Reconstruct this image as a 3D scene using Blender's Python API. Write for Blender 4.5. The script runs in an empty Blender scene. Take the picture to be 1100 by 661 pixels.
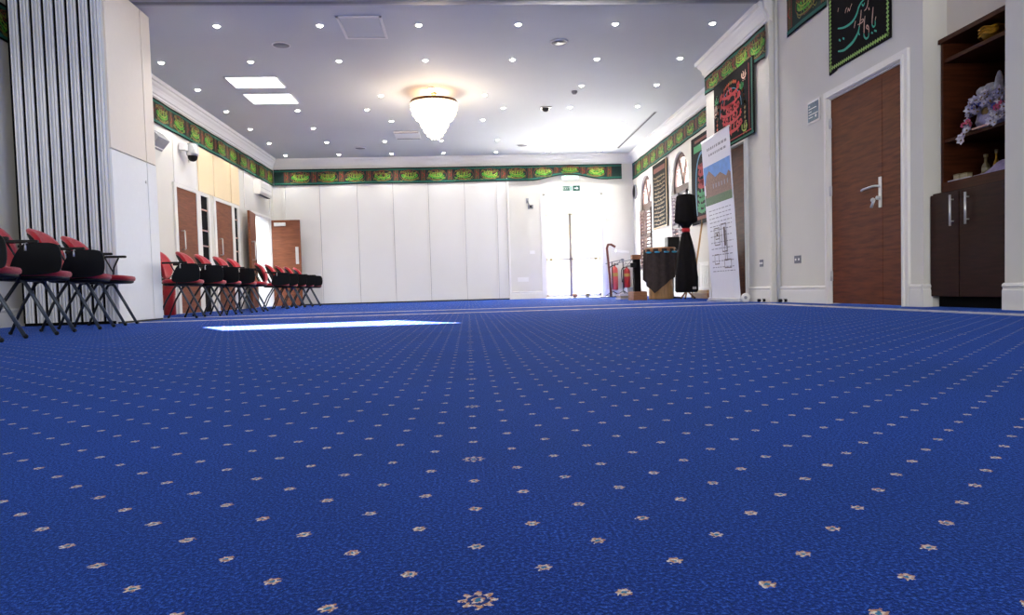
import bpy, bmesh, math, random
from mathutils import Vector, Matrix
SC = bpy.context.scene
COL = SC.collection
PI = math.pi
R = random.Random(7)

# ------------------------------------------------------------------ camera, sky, sun, exposure
cd = bpy.data.cameras.new('camera'); cam = bpy.data.objects.new('camera', cd); COL.objects.link(cam)
FPX, YAW, PITCH, ROLL, HC = 755.53, .0603, -.0423, .0283, .2312
F = Vector((math.sin(YAW)*math.cos(PITCH), math.cos(YAW)*math.cos(PITCH), math.sin(PITCH)))
R0 = Vector((math.cos(YAW), -math.sin(YAW), 0)); U0 = R0.cross(F)
RR = math.cos(ROLL)*R0 - math.sin(ROLL)*U0; UU = math.sin(ROLL)*R0 + math.cos(ROLL)*U0
M3 = Matrix((RR, UU, -F)).transposed()
cam.matrix_world = Matrix.Translation((0, 0, HC)) @ M3.to_4x4()
cd.sensor_width = 36; cd.lens = FPX*36/1100; cd.shift_y = (343.6-330.5)/1100
cd.clip_start = .02; cd.clip_end = 200
SC.camera = cam
W = bpy.data.worlds.new('world'); SC.world = W; W.use_nodes = True
bg = W.node_tree.nodes['Background']
bg.inputs[0].default_value = (.80, .90, 1, 1); bg.inputs[1].default_value = 3.2
sd = bpy.data.lights.new('sun', 'SUN'); sun = bpy.data.objects.new('sun', sd); COL.objects.link(sun)
SUN_DIR = Vector((.22, -.5, -1))
sun.rotation_euler = SUN_DIR.to_track_quat('-Z', 'Y').to_euler(); sun.location = (0, 8, 12)
sd.energy = 95; sd.angle = .009; sd.color = (1, .95, .88)
def area(name, loc, d, sx, sy, e, color=(1, 1, 1)):
    l = bpy.data.lights.new(name, 'AREA'); l.shape = 'RECTANGLE'; l.size = sx; l.size_y = sy; l.energy = e; l.color = color
    o = bpy.data.objects.new(name, l); COL.objects.link(o); o.location = loc
    o.rotation_euler = Vector(d).to_track_quat('-Z', 'Y').to_euler(); return o
area('exit_door_daylight', (2.62, 17.6, 1.3), (-.05, -1, -.1), 1.4, 2.4, 110, (1, .98, .95))
area('window_daylight', (4.45, 16.07, 1.7), (-1, 0, -.15), 1.0, 2.0, 60, (.92, .96, 1))
area('window_daylight', (4.45, 13.45, 1.7), (-1, 0, -.15), 1.0, 2.0, 60, (.92, .96, 1))
area('rear_fill_light', (-.5, -6.8, 1.9), (0, 1, .12), 6.5, 1.8, 400, (1, .97, .92))  # added fill behind the camera; the rear wall has no window
DOWN_W = 26
SC.view_settings.view_transform = 'Standard'; SC.view_settings.look = 'None'
SC.view_settings.gamma = 1; SC.view_settings.use_curve_mapping = False
SC.view_settings.exposure = 0.58

# ------------------------------------------------------------------ materials
def lin(c):
    return tuple((x/12.92 if x <= .04045 else ((x+.055)/1.055)**2.4) for x in c)
def hexc(h): return lin(tuple(int(h[i:i+2], 16)/255 for i in (0, 2, 4)))
MATS = {}
def mat(name, col, rough=.6, metal=0, emit=None, es=0, noise=0, scale=20, bump=0, stretch=None, spec=.5, sheen=0):
    if name in MATS: return MATS[name]
    m = bpy.data.materials.new(name); m.use_nodes = True; nt = m.node_tree; b = nt.nodes['Principled BSDF']
    c = hexc(col) if isinstance(col, str) else col
    b.inputs['Base Color'].default_value = (*c, 1); b.inputs['Roughness'].default_value = rough
    b.inputs['Metallic'].default_value = metal; b.inputs['Specular IOR Level'].default_value = spec
    if sheen: b.inputs['Sheen Weight'].default_value = sheen
    if emit:
        b.inputs['Emission Color'].default_value = (*hexc(emit), 1); b.inputs['Emission Strength'].default_value = es
    tc = nt.nodes.new('ShaderNodeTexCoord'); mp = nt.nodes.new('ShaderNodeMapping'); nz = nt.nodes.new('ShaderNodeTexNoise')
    nt.links.new(tc.outputs['Object'], mp.inputs[0]); nt.links.new(mp.outputs[0], nz.inputs['Vector'])
    nz.inputs['Scale'].default_value = scale; nz.inputs['Detail'].default_value = 4
    if stretch: mp.inputs['Scale'].default_value = stretch
    if noise:
        r = nt.nodes.new('ShaderNodeValToRGB')
        r.color_ramp.elements[0].position = .3; r.color_ramp.elements[1].position = .7
        r.color_ramp.elements[0].color = (*[x*(1-noise) for x in c], 1)
        r.color_ramp.elements[1].color = (*[min(1, x*(1+noise)) for x in c], 1)
        nt.links.new(nz.outputs['Fac'], r.inputs[0]); nt.links.new(r.outputs[0], b.inputs['Base Color'])
    if bump:
        bp = nt.nodes.new('ShaderNodeBump'); bp.inputs['Strength'].default_value = bump; bp.inputs['Distance'].default_value = .01
        nt.links.new(nz.outputs['Fac'], bp.inputs['Height']); nt.links.new(bp.outputs[0], b.inputs['Normal'])
    MATS[name] = m; return m
WALL = mat('painted_wall', 'dcdad2', .75, noise=.015, scale=3)
CEIL = mat('ceiling_paint', 'c4c9cc', .8, noise=.01, scale=2)
CORN = mat('cornice_paint', 'e2e2e2', .7, noise=.01)
TRIM = mat('gloss_white_paint', 'ebe9e4', .35, noise=.01)
PANEL = mat('partition_laminate', 'dfdfdd', .45, noise=.01, scale=2)
WARMLIT = mat('warm_lit_wall', 'f0dcb4', .55, noise=.02, scale=2)  # wall colour warmed to stand in for sunlight on it
ALU = mat('aluminium', 'e6e8ec', .4, .1, noise=.008, scale=3, stretch=(1, 1, .05))
DARKGAP = mat('black_rubber_seal', '08090b', .8, noise=.1, spec=.1)
ALUB = mat('aluminium_flat', 'bcc1c9', .45, .1, noise=.008)
WOOD = mat('walnut_laminate', '663118', .5, noise=.36, scale=5, stretch=(.9, .9, 9), spec=.15)
WOODM = mat('mid_walnut_laminate', '7c4b34', .5, noise=.25, scale=5, stretch=(.9, .9, 9), spec=.2)
WOODD = mat('dark_walnut_laminate', '2c120b', .5, noise=.35, scale=5, stretch=(.9, .9, 9), spec=.14)
WOODS = mat('shelf_walnut_laminate', '45200f', .5, noise=.32, scale=5, stretch=(.9, .9, 9), spec=.15)
OAK = mat('pale_timber', 'b98f5c', .5, noise=.25, scale=8, stretch=(6, 6, .6))
BROWNB = mat('brown_timber', '8b5a36', .55, noise=.25, scale=8, stretch=(1, 1, 6))
STEEL = mat('brushed_steel', 'd8d8d8', .28, .6, noise=.03)
RED = mat('red_fabric', 'b00820', .85, noise=.12, scale=160, bump=.3, sheen=.3)
BLACKP = mat('black_plastic', '0e0f12', .55, noise=.1, scale=60, spec=.25)
BLACKPD = mat('dark_tablet_plastic', '0b0e14', .6, noise=.08, scale=60, spec=.12)
LEGF = mat('grey_steel_tube', '46505d', .35, .3, noise=.05)
TUBE = mat('grey_black_steel_tube', '1d222a', .4, .2, noise=.05)
BLACKC = mat('black_cloth', '0b080b', .9, noise=.3, scale=12, spec=.2)
DKGREEN = mat('dark_green_cloth', '10302b', .85, noise=.2, scale=50)
TEAL = mat('teal_edging', '1f6658', .8, noise=.2, scale=60)
NEON = mat('bright_green_thread', '4aa52c', .6, noise=.25, scale=60)
NEON2 = mat('yellow_green_thread', '8fa83a', .6, noise=.25, scale=60)
REDBR = mat('red_brown_thread', '6e3a30', .8, noise=.3, scale=60)
TEALT = mat('teal_thread', '2fa98c', .6, noise=.1, scale=60)
PEACH = mat('peach_thread', 'c9a090', .6, noise=.1, scale=60)
PALEG = mat('pale_green_thread', '8fb85a', .6, noise=.15, scale=60)
REDT = mat('red_thread', 'a80d20', .6, noise=.2, scale=60)
ORT = mat('orange_thread', 'c9502a', .6, noise=.2, scale=60)
GOLD = mat('gold_thread', '735826', .5, noise=.2, scale=60)
GOLDF = mat('olive_gold_thread', '7c7a30', .6, noise=.2, scale=60)
BLUET = mat('blue_thread', '4c86a8', .6, noise=.1, scale=60)
GREENT = mat('green_thread', '1f8a4a', .6, noise=.2, scale=60)
WHITEP = mat('white_plastic', 'ecebe8', .4, noise=.01)
GREYP = mat('grey_plastic', '9a9ca2', .45, noise=.03)
GREYD = mat('grey_metal_vent', '74777e', .5, noise=.05)
DARKV = mat('dark_recess', '2b2c30', .8, noise=.05)
EXTR = mat('fire_red_paint', '98141a', .3, noise=.05)
YEL = mat('yellow_label', 'a8853a', .5, noise=.05)
BRONZE = mat('bronze_ring', '6b4a30', .35, .7, noise=.1)
GOLDO = mat('gold_metal', 'b9892c', .3, .9, noise=.2, scale=60)
LAV = mat('lavender_cloth', '9c8fae', .8, noise=.2, scale=30)
SILKW = mat('white_petal_silk', 'c6c1cc', .7, noise=.1, scale=40)
SILKL = mat('lilac_petal_silk', '9b94a8', .75, noise=.25, scale=40)
SILKB = mat('blue_petal_silk', '3a3f8c', .7, noise=.2, scale=40)
SILKP = mat('pink_petal_silk', 'c2506e', .7, noise=.2, scale=40)
TULLE = mat('grey_tulle', '9d9ba2', .8, noise=.2, scale=40)
CARDB = mat('beige_card', 'a89c7c', .7, noise=.1)
BRASS = mat('dull_brass', '8a7a55', .4, .5, noise=.2)
SIGNG = mat('sign_green', '0f5546', .4, emit='1f6f5d', es=.08)
SIGNW = mat('sign_white', 'f2f7f4', .4, emit='eefaf5', es=.05)
LAMPW = mat('downlight_lamp', 'ffffff', .4, emit='fff8ee', es=45)
PANELW = mat('light_panel_diffuser', 'ffffff', .4, emit='f4f8ff', es=5)
CRYS = mat('lit_crystal', 'fff3dc', .2, emit='ffe9c8', es=3.5)
STONE = mat('outside_paving', 'c9c4ba', .8, noise=.1, scale=3)
BLUEN = mat('blue_notice_print', '587488', .5, noise=.3, scale=30)
SKYP = mat('print_sky_blue', '4f86cf', .5, noise=.15, scale=12)
BRICKP = mat('print_brick', '7d5d50', .6, noise=.4, scale=40)
LAWNP = mat('print_lawn', '40603c', .6, noise=.3, scale=40)
PAPER = mat('banner_white_print', 'dcdde8', .55, noise=.01)
INK = mat('grey_ink', '8f909c', .6, noise=.05)
INKB = mat('brown_ink', '5a4a4a', .6, noise=.05)
GREYBIN = mat('grey_bin_plastic', '8d8682', .6, noise=.05)
def glass_mat():
    m = bpy.data.materials.new('window_glass'); m.use_nodes = True; nt = m.node_tree; nt.nodes.clear()
    o = nt.nodes.new('ShaderNodeOutputMaterial'); mx = nt.nodes.new('ShaderNodeMixShader')
    t = nt.nodes.new('ShaderNodeBsdfTransparent'); g = nt.nodes.new('ShaderNodeBsdfGlossy'); g.inputs['Roughness'].default_value = .03
    mx.inputs[0].default_value = .06; nt.links.new(t.outputs[0], mx.inputs[1]); nt.links.new(g.outputs[0], mx.inputs[2]); nt.links.new(mx.outputs[0], o.inputs[0])
    return m
GLASS = glass_mat()
def frost_mat():
    m = bpy.data.materials.new('frosted_blind_glass'); m.use_nodes = True; nt = m.node_tree; nt.nodes.clear()
    o = nt.nodes.new('ShaderNodeOutputMaterial'); mx = nt.nodes.new('ShaderNodeMixShader')
    t = nt.nodes.new('ShaderNodeBsdfTranslucent'); g = nt.nodes.new('ShaderNodeBsdfDiffuse')
    t.inputs[0].default_value = (.9, .93, .97, 1); g.inputs[0].default_value = (.85, .87, .9, 1)
    mx.inputs[0].default_value = .4; nt.links.new(t.outputs[0], mx.inputs[1]); nt.links.new(g.outputs[0], mx.inputs[2]); nt.links.new(mx.outputs[0], o.inputs[0])
    return m
FROST = frost_mat()

# carpet: procedural motif lattice
def carpet_mat():
    m = bpy.data.materials.new('blue_patterned_carpet'); m.use_nodes = True; nt = m.node_tree; b = nt.nodes['Principled BSDF']
    N = nt.nodes; L = nt.links
    def mth(op, a, c=None, d=None):
        n = N.new('ShaderNodeMath'); n.operation = op
        for i, v in enumerate((a, c, d)):
            if v is None: continue
            if isinstance(v, (int, float)): n.inputs[i].default_value = v
            else: L.new(v, n.inputs[i])
        return n.outputs[0]
    geo = N.new('ShaderNodeNewGeometry'); sp = N.new('ShaderNodeSeparateXYZ'); L.new(geo.outputs['Position'], sp.inputs[0])
    wn = N.new('ShaderNodeTexNoise'); wn.inputs['Scale'].default_value = 260; wn.inputs['Detail'].default_value = 2
    L.new(geo.outputs['Position'], wn.inputs['Vector'])
    jit = mth('MULTIPLY', mth('SUBTRACT', wn.outputs['Fac'], .5), .009)
    x = mth('ADD', sp.outputs[0], jit); y = mth('ADD', sp.outputs[1], jit)
    def local(px, py, ox, oy):
        lx = mth('WRAP', mth('SUBTRACT', x, ox), px/2, -px/2); ly = mth('WRAP', mth('SUBTRACT', y, oy), py/2, -py/2)
        r = mth('SQRT', mth('ADD', mth('MULTIPLY', lx, lx), mth('MULTIPLY', ly, ly)))
        return r, mth('ARCTAN2', ly, lx)
    P = .1108
    rA, tA = local(P, P, 0, .518); rB, tB = local(P, P, P/2, .518+P/2)
    useA = mth('LESS_THAN', rA, rB)
    r = mth('MINIMUM', rA, rB)
    t = mth('ADD', mth('MULTIPLY', tA, useA), mth('MULTIPLY', tB, mth('SUBTRACT', 1, useA)))
    pet = mth('ADD', .0061, mth('MULTIPLY', mth('COSINE', mth('MULTIPLY', t, 6)), .0010))
    rM, tM = local(P*18, P*4, 0, .518)
    petM = mth('ADD', .0125, mth('MULTIPLY', mth('COSINE', mth('MULTIPLY', tM, 8)), .0032))
    small = mth('LESS_THAN', r, pet)
    med = mth('LESS_THAN', rM, petM)
    sm_core = mth('LESS_THAN', r, .0022); md_ring = mth('MULTIPLY', mth('GREATER_THAN', rM, .0048), mth('LESS_THAN', rM, .0086)); md_core = mth('LESS_THAN', rM, .003)
    # no motifs on border zones
    noz = mth('MULTIPLY', mth('GREATER_THAN', y, 7.38), mth('LESS_THAN', y, 9.2))
    nox = mth('GREATER_THAN', x, 3.08)
    allow = mth('MULTIPLY', mth('SUBTRACT', 1, noz), mth('SUBTRACT', 1, nox))
    motif = mth('MULTIPLY', mth('MAXIMUM', small, med), allow)
    core = mth('MAXIMUM', mth('MULTIPLY', mth('MULTIPLY', sm_core, small), mth('SUBTRACT', 1, med)), md_core)
    ring = mth('MAXIMUM', md_ring, mth('MULTIPLY', 0, med))
    # borders
    def band(v, c, w): return mth('LESS_THAN', mth('ABSOLUTE', mth('SUBTRACT', v, c)), w)
    b1 = mth('MULTIPLY', band(y, 7.62, .11), mth('LESS_THAN', x, 3.38))
    b2 = mth('MULTIPLY', band(x, 3.25, .10), mth('LESS_THAN', y, 7.73))
    b3 = band(y, 9.0, .12)
    bd = mth('MINIMUM', mth('ADD', mth('ADD', b1, b2), b3), 1)
    bn = N.new('ShaderNodeTexNoise'); bn.inputs['Scale'].default_value = 14; L.new(geo.outputs['Position'], bn.inputs['Vector'])
    # base pile colour: fibre speckle + tread marks
    fn = N.new('ShaderNodeTexNoise'); fn.inputs['Scale'].default_value = 300; fn.inputs['Detail'].default_value = 3; fn.inputs['Roughness'].default_value = .75
    L.new(geo.outputs['Position'], fn.inputs['Vector'])
    big = N.new('ShaderNodeTexNoise'); big.inputs['Scale'].default_value = 2.2; big.inputs['Detail'].default_value = 3; L.new(geo.outputs['Position'], big.inputs['Vector'])
    fr = N.new('ShaderNodeValToRGB'); L.new(fn.outputs['Fac'], fr.inputs[0])
    e = fr.color_ramp.elements; e[0].position = .36; e[0].color = (*CARPET[0], 1); e[1].position = .68; e[1].color = (*CARPET[2], 1)
    q = e.new(.52); q.color = (*CARPET[1], 1)
    hv = N.new('ShaderNodeHueSaturation'); L.new(fr.outputs[0], hv.inputs['Color'])
    L.new(mth('ADD', .45, mth('MULTIPLY', big.outputs['Fac'], 1.1)), hv.inputs['Value'])
    def mix(f, a, c):
        n = N.new('ShaderNodeMix'); n.data_type = 'RGBA'
        if isinstance(f, float): n.inputs[0].default_value = f
        else: L.new(f, n.inputs[0])
        for i, v in ((6, a), (7, c)):
            if isinstance(v, tuple): n.inputs[i].default_value = (*v, 1)
            else: L.new(v, n.inputs[i])
        return n.outputs[2]
    gold = mix(mth('MINIMUM', 1, mth('MAXIMUM', 0, mth('MULTIPLY', mth('SUBTRACT', wn.outputs['Fac'], .42), 5))), hexc('c98a30'), hexc('fff0d0'))
    gold = mix(core, gold, hexc('3a7f96')); gold = mix(ring, gold, hexc('14245e'))
    c1 = mix(motif, hv.outputs[0], gold)
    stripe = mix(mth('GREATER_THAN', bn.outputs['Fac'], .58), hexc('d9cdb4'), hexc('8f7a5e'))
    c2 = mix(bd, c1, stripe)
    L.new(c2, b.inputs['Base Color']); b.inputs['Roughness'].default_value = .85; b.inputs['Specular IOR Level'].default_value = .06; b.inputs['Specular Tint'].default_value = (.45, .62, 1, 1)
    b.inputs['Sheen Weight'].default_value = .42; b.inputs['Sheen Roughness'].default_value = .5; b.inputs['Sheen Tint'].default_value = (.10, .26, .95, 1)
    bp = N.new('ShaderNodeBump'); bp.inputs['Strength'].default_value = .8; bp.inputs['Distance'].default_value = .004
    L.new(fn.outputs['Fac'], bp.inputs['Height']); L.new(bp.outputs[0], b.inputs['Normal'])
    return m
CARPET = [hexc('00021a'), hexc('07186c'), hexc('3a6cd2')]
CARP = carpet_mat()

# ------------------------------------------------------------------ mesh helpers
class MB:
    def __init__(s): s.v = []; s.f = []; s.m = []; s.mats = []; s.sm = []
    def mi(s, m):
        if m not in s.mats: s.mats.append(m)
        return s.mats.index(m)
    def add(s, vs, fs, m, smooth=False):
        o = len(s.v); k = s.mi(m); s.v += [tuple(v) for v in vs]
        for f in fs: s.f.append([i+o for i in f]); s.m.append(k); s.sm.append(smooth)
        return s
    def box(s, x0, x1, y0, y1, z0, z1, m, T=None, bev=0):
        if bev:
            b = bmesh.new(); bmesh.ops.create_cube(b, size=1)
            for v in b.verts: v.co = Vector(((x0+x1)/2+v.co.x*(x1-x0), (y0+y1)/2+v.co.y*(y1-y0), (z0+z1)/2+v.co.z*(z1-z0)))
            bmesh.ops.bevel(b, geom=b.edges[:], offset=bev, segments=2, affect='EDGES', profile=.6)
            b.verts.index_update(); vs = [v.co.copy() for v in b.verts]; fs = [[v.index for v in f.verts] for f in b.faces]; b.free()
        else:
            vs = [Vector(p) for p in ((x0,y0,z0),(x1,y0,z0),(x1,y1,z0),(x0,y1,z0),(x0,y0,z1),(x1,y0,z1),(x1,y1,z1),(x0,y1,z1))]
            fs = [(0,3,2,1),(4,5,6,7),(0,1,5,4),(1,2,6,5),(2,3,7,6),(3,0,4,7)]
        if T: vs = [T @ v for v in vs]
        return s.add(vs, fs, m)
    def quad(s, a, b, c, d, m): return s.add([a, b, c, d], [(0,1,2,3)], m)
    def prism(s, pts, fn, d0, d1, m):      # pts 2D outline, fn(u,v,d)->3D
        n = len(pts); vs = [fn(u, v, d0) for u, v in pts]+[fn(u, v, d1) for u, v in pts]
        return s.add(vs, [list(range(n))[::-1], list(range(n, 2*n))]+[(i, (i+1) % n, n+(i+1) % n, n+i) for i in range(n)], m)
    def tube(s, pts, r, m, seg=8, T=None, cap=True):
        pts = [Vector(p) for p in pts]; n = len(pts); rs = list(r) if isinstance(r, (list, tuple)) else [r]*n
        vs = []; up = None
        for i, p in enumerate(pts):
            d = (pts[min(i+1, n-1)]-pts[max(i-1, 0)]).normalized()
            if up is None:
                a = Vector((0, 0, 1)) if abs(d.z) < .9 else Vector((1, 0, 0)); up = (a-d*a.dot(d)).normalized()
            else: up = (up-d*up.dot(d)).normalized()
            w = d.cross(up)
            for k in range(seg):
                a = 2*PI*k/seg; vs.append(p+(up*math.cos(a)+w*math.sin(a))*rs[i])
        fs = [(i*seg+k, i*seg+(k+1) % seg, (i+1)*seg+(k+1) % seg, (i+1)*seg+k) for i in range(n-1) for k in range(seg)]
        if cap: fs += [list(range(seg))[::-1], [(n-1)*seg+k for k in range(seg)]]
        if T: vs = [T @ v for v in vs]
        return s.add(vs, fs, m, True)
    def lathe(s, prof, m, c=(0, 0, 0), seg=24, T=None, sx=1, sy=1, fold=None):
        vs = []; n = len(prof)
        for j, (r, z) in enumerate(prof):
            for k in range(seg):
                a = 2*PI*k/seg; q = 1+(fold(a, z) if fold else 0)
                vs.append(Vector((c[0]+r*q*math.cos(a)*sx, c[1]+r*q*math.sin(a)*sy, c[2]+z)))
        fs = [(i*seg+k, i*seg+(k+1) % seg, (i+1)*seg+(k+1) % seg, (i+1)*seg+k) for i in range(n-1) for k in range(seg)]
        fs += [list(range(seg))[::-1], [(n-1)*seg+k for k in range(seg)]]
        if T: vs = [T @ v for v in vs]
        return s.add(vs, fs, m, True)
    def ball(s, c, r, m, n=8, sx=1, sy=1, sz=1):
        prof = [(max(1e-4, math.sin(PI*i/n))*r, -math.cos(PI*i/n)*r*sz) for i in range(n+1)]
        return s.lathe(prof, m, c, seg=max(6, n), sx=sx, sy=sy)
    def stroke(s, fn, pts, w, m, d=.003):   # flat tapered ribbon on a surface fn(u,v,d)
        n = len(pts); ws = w if isinstance(w, (list, tuple)) else [w*(.45+.55*math.sin(PI*(i+.6)/(n+.2))) for i in range(n)]
        vs = []
        for i, (u, v) in enumerate(pts):
            a = pts[max(i-1, 0)]; b = pts[min(i+1, n-1)]; dx, dy = b[0]-a[0], b[1]-a[1]; l = math.hypot(dx, dy) or 1
            nx, ny = -dy/l*ws[i]/2, dx/l*ws[i]/2
            vs += [fn(u+nx, v+ny, d), fn(u-nx, v-ny, d)]
        return s.add(vs, [(2*i, 2*i+1, 2*i+3, 2*i+2) for i in range(n-1)], m)
    def diamond(s, fn, u, v, r, m, d=.003): return s.add([fn(u-r, v, d), fn(u, v-r, d), fn(u+r, v, d), fn(u, v+r, d)], [(0,1,2,3)], m)
    def build(s, name, parent=None):
        me = bpy.data.meshes.new(name); me.from_pydata(s.v, [], s.f)
        for m in s.mats: me.materials.append(m)
        me.polygons.foreach_set('material_index', s.m); me.polygons.foreach_set('use_smooth', s.sm); me.update()
        b = bmesh.new(); b.from_mesh(me); bmesh.ops.recalc_face_normals(b, faces=b.faces[:]); b.to_mesh(me); b.free()
        o = bpy.data.objects.new(name, me); COL.objects.link(o)
        if parent is not None: o.parent = parent
        return o
def tag(o, label=None, cat=None, group=None, kind=None):
    if label: o['label'] = label
    if cat: o['category'] = cat
    if group: o['group'] = group
    if kind: o['kind'] = kind
    return o
def struct(mb, name, label=None): 
    o = mb.build(name); o['kind'] = 'structure'
    if label: o['label'] = label
    return o
def empty(name, loc, label, cat, rz=0, group=None):
    o = bpy.data.objects.new(name, None); COL.objects.link(o); o.location = loc; o.rotation_euler = (0, 0, rz); o.empty_display_size = .1
    return tag(o, label, cat, group)
def smooth(pts, n=4):
    out = []; P = [pts[0]]+list(pts)+[pts[-1]]
    for i in range(1, len(P)-2):
        for k in range(n):
            t = k/n; a, b, c, d = P[i-1], P[i], P[i+1], P[i+2]
            out.append(tuple(.5*((2*b[j])+(-a[j]+c[j])*t+(2*a[j]-5*b[j]+4*c[j]-d[j])*t*t+(-a[j]+3*b[j]-3*c[j]+d[j])*t**3) for j in range(len(b))))
    out.append(tuple(pts[-1])); return out
def rel(o, *a): return tuple(x-y for x, y in zip(a, o))

# ------------------------------------------------------------------ dimensions
XL, XR, XM, XN = -4.594, 4.125, 3.568, 3.66     # left wall, window wall, pier wall, door wall
YF, YC, YP = 17.26, 10.27, 8.10                 # far wall, pier corner, step to door wall
ZC, ZCB = 3.5, 3.262                            # ceiling, underside of cornice
Y0 = -7.0                                       # rear end

# ------------------------------------------------------------------ shell
struct(MB().box(-5.2, 5.0, Y0, YF+.25, -.1, 0, CARP), 'floor')
struct(MB().box(-9, 12, YF+.26, 40, -.2, -.05, STONE).box(5.02, 20, 5, YF+.25, -.2, -.05, STONE), 'ground_outside')
# ceiling with an added unseen opening, skewed to cast the sun patch
hole = [(-2.95, 7.62), (-1.42, 7.84), (-.82, 6.90), (-2.52, 6.88)]
mb = MB()
cx0, cx1 = -5.2, 5.0
o_ = [(cx0, Y0), (cx1, Y0), (cx1, YF+.25), (cx0, YF+.25)]
def zz(p, z): return (p[0], p[1], z)
rects = [((cx0, Y0), (cx1, Y0), hole[2], hole[3]), ((cx1, Y0), (cx1, YF+.25), hole[1], hole[2]), ((cx1, YF+.25), (cx0, YF+.25), hole[0], hole[1]), ((cx0, YF+.25), (cx0, Y0), hole[3], hole[0])]
for q in rects:
    mb.quad(*[zz(p, ZC) for p in q], CEIL); mb.quad(*[zz(p, ZC+.06) for p in q], CEIL)
for i in range(4): mb.quad(zz(hole[i], ZC), zz(hole[(i+1) % 4], ZC), zz(hole[(i+1) % 4], ZC+.06), zz(hole[i], ZC+.06), TRIM)
struct(mb, 'ceiling')
struct(MB().box(XL+.001, XM-.13, 7.98, 8.14, ZC-.02, ZC-.001, GREYP).box(XL+.001, XM-.13, 8.03, 8.09, ZC-.024, ZC-.02, GREYD), 'trim_1', 'grey ceiling track of the folding partition')

def arch_z(t, zs, rise): return zs+rise*math.sqrt(max(0, 1-t*t))
WINS = [(16.07, .56, .60, 2.22, .56), (13.46, .56, .62, 2.24, .56)]   # centre y, half width, sill, spring, rise
def wall_with_arches(name, X, th, y0, y1, zt, wins, m):
    mb = MB(); ws = sorted([(c-h, c+h, c, h, s, sp, r) for c, h, s, sp, r in wins]); y = y0
    for a, b, c, h, s, sp, r in ws:
        mb.box(X, X+th, y, a, 0, zt, m); mb.box(X, X+th, a, b, 0, s, m)
        n = 16
        for i in range(n):
            ya, yb = a+(b-a)*i/n, a+(b-a)*(i+1)/n
            za, zb = arch_z((ya-c)/h, sp, r), arch_z((yb-c)/h, sp, r)
            mb.add([(X,ya,za),(X,yb,zb),(X,yb,zt),(X,ya,zt),(X+th,ya,za),(X+th,yb,zb),(X+th,yb,zt),(X+th,ya,zt)], [(0,1,2,3),(7,6,5,4),(0,4,5,1),(3,2,6,7)], m)
        y = b
    mb.box(X, X+th, y, y1, 0, zt, m)
    return struct(mb, name)
wall_with_arches('wall_right_windows', XR, .25, YC-.25, YF+.25, ZC, WINS, WALL)
# pier wall with door opening Y 8.83-9.98
PD0, PD1, PDH = 8.80, 10.08, 2.03
struct(MB().box(XM, XM+.2, YP, PD0, 0, ZC, WALL).box(XM, XM+.2, PD1, YC, 0, ZC, WALL).box(XM, XM+.2, PD0, PD1, PDH, ZC, WALL).box(XM+.2, XR+.25, YC-.14, YC, 0, ZC, WALL), 'wall_right_pier')
# door wall Y 5.46-8.10 with opening 5.70-6.91
ND0, ND1, NDH = 5.70, 6.91, 2.045
struct(MB().box(XN, XN+.25, ND1, YP, 0, ZC, WALL).box(XN, XN+.25, 5.46, ND0, 0, ZC, WALL).box(XN, XN+.25, ND0, ND1, NDH, ZC, WALL), 'wall_right_door')
# alcove + near pier
struct(MB().box(XN+.25, 4.42, 5.46, 5.60, 0, ZC, TRIM).box(4.32, 4.42, 4.60, 5.46, 0, ZC, WALL).box(3.86, 4.32, 4.60, 5.46, 2.13, ZC, mat('lit_alcove_wall', 'e2d8c6', .75, noise=.01)), 'wall_right_alcove')  # return side in lighter paint to stand in for light falling on it
struct(MB().box(XN, XN+.75, Y0, 4.60, 0, ZC, WALL), 'wall_right_near')
# left wall: doorway C opening Y 14.72-16.03
LD0, LD1, LDH = 15.44, 16.79, 2.03
struct(MB().box(XL-.2, XL, Y0, LD0, 0, ZC, WALL).box(XL-.2, XL, LD1, YF, 0, ZC, WALL).box(XL-.2, XL, LD0, LD1, LDH, ZC, WALL), 'wall_left')
# lobby beyond the open double door
struct(MB().box(XL-1.7, XL-1.6, 13.8, 17.2, 0, 2.6, mat('lobby_paint', 'eef2f4', .7, noise=.01)).box(XL-1.6, XL-.2, 13.7, 13.8, 0, 2.6, WALL).box(XL-1.6, XL-.2, 17.1, 17.2, 0, 2.6, WALL).box(XL-1.7, XL-.2, 13.7, 17.2, 2.5, 2.6, CEIL).box(XL-1.7, XL-.6, 13.7, 17.2, -.1, 0, CARP), 'wall_lobby')
lb = area('lobby_daylight', (XL-.9, 15.9, 2.45), (0, 0, -1), 1.0, 2.4, 90, (.95, .98, 1))
# far wall: opening for exit door X 1.88..3.35, z to 2.56
EX0, EX1, EXH = 1.87, 3.36, 2.56
struct(MB().box(XL-.2, EX0, YF, YF+.25, 0, ZC, WALL).box(EX1, XR, YF, YF+.25, 0, ZC, WALL).box(EX0, EX1, YF, YF+.25, EXH, ZC, WALL), 'wall_far')

struct(MB().box(XL-.2, 5.0, Y0-.2, Y0, 0, ZC, WALL), 'wall_rear')
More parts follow.
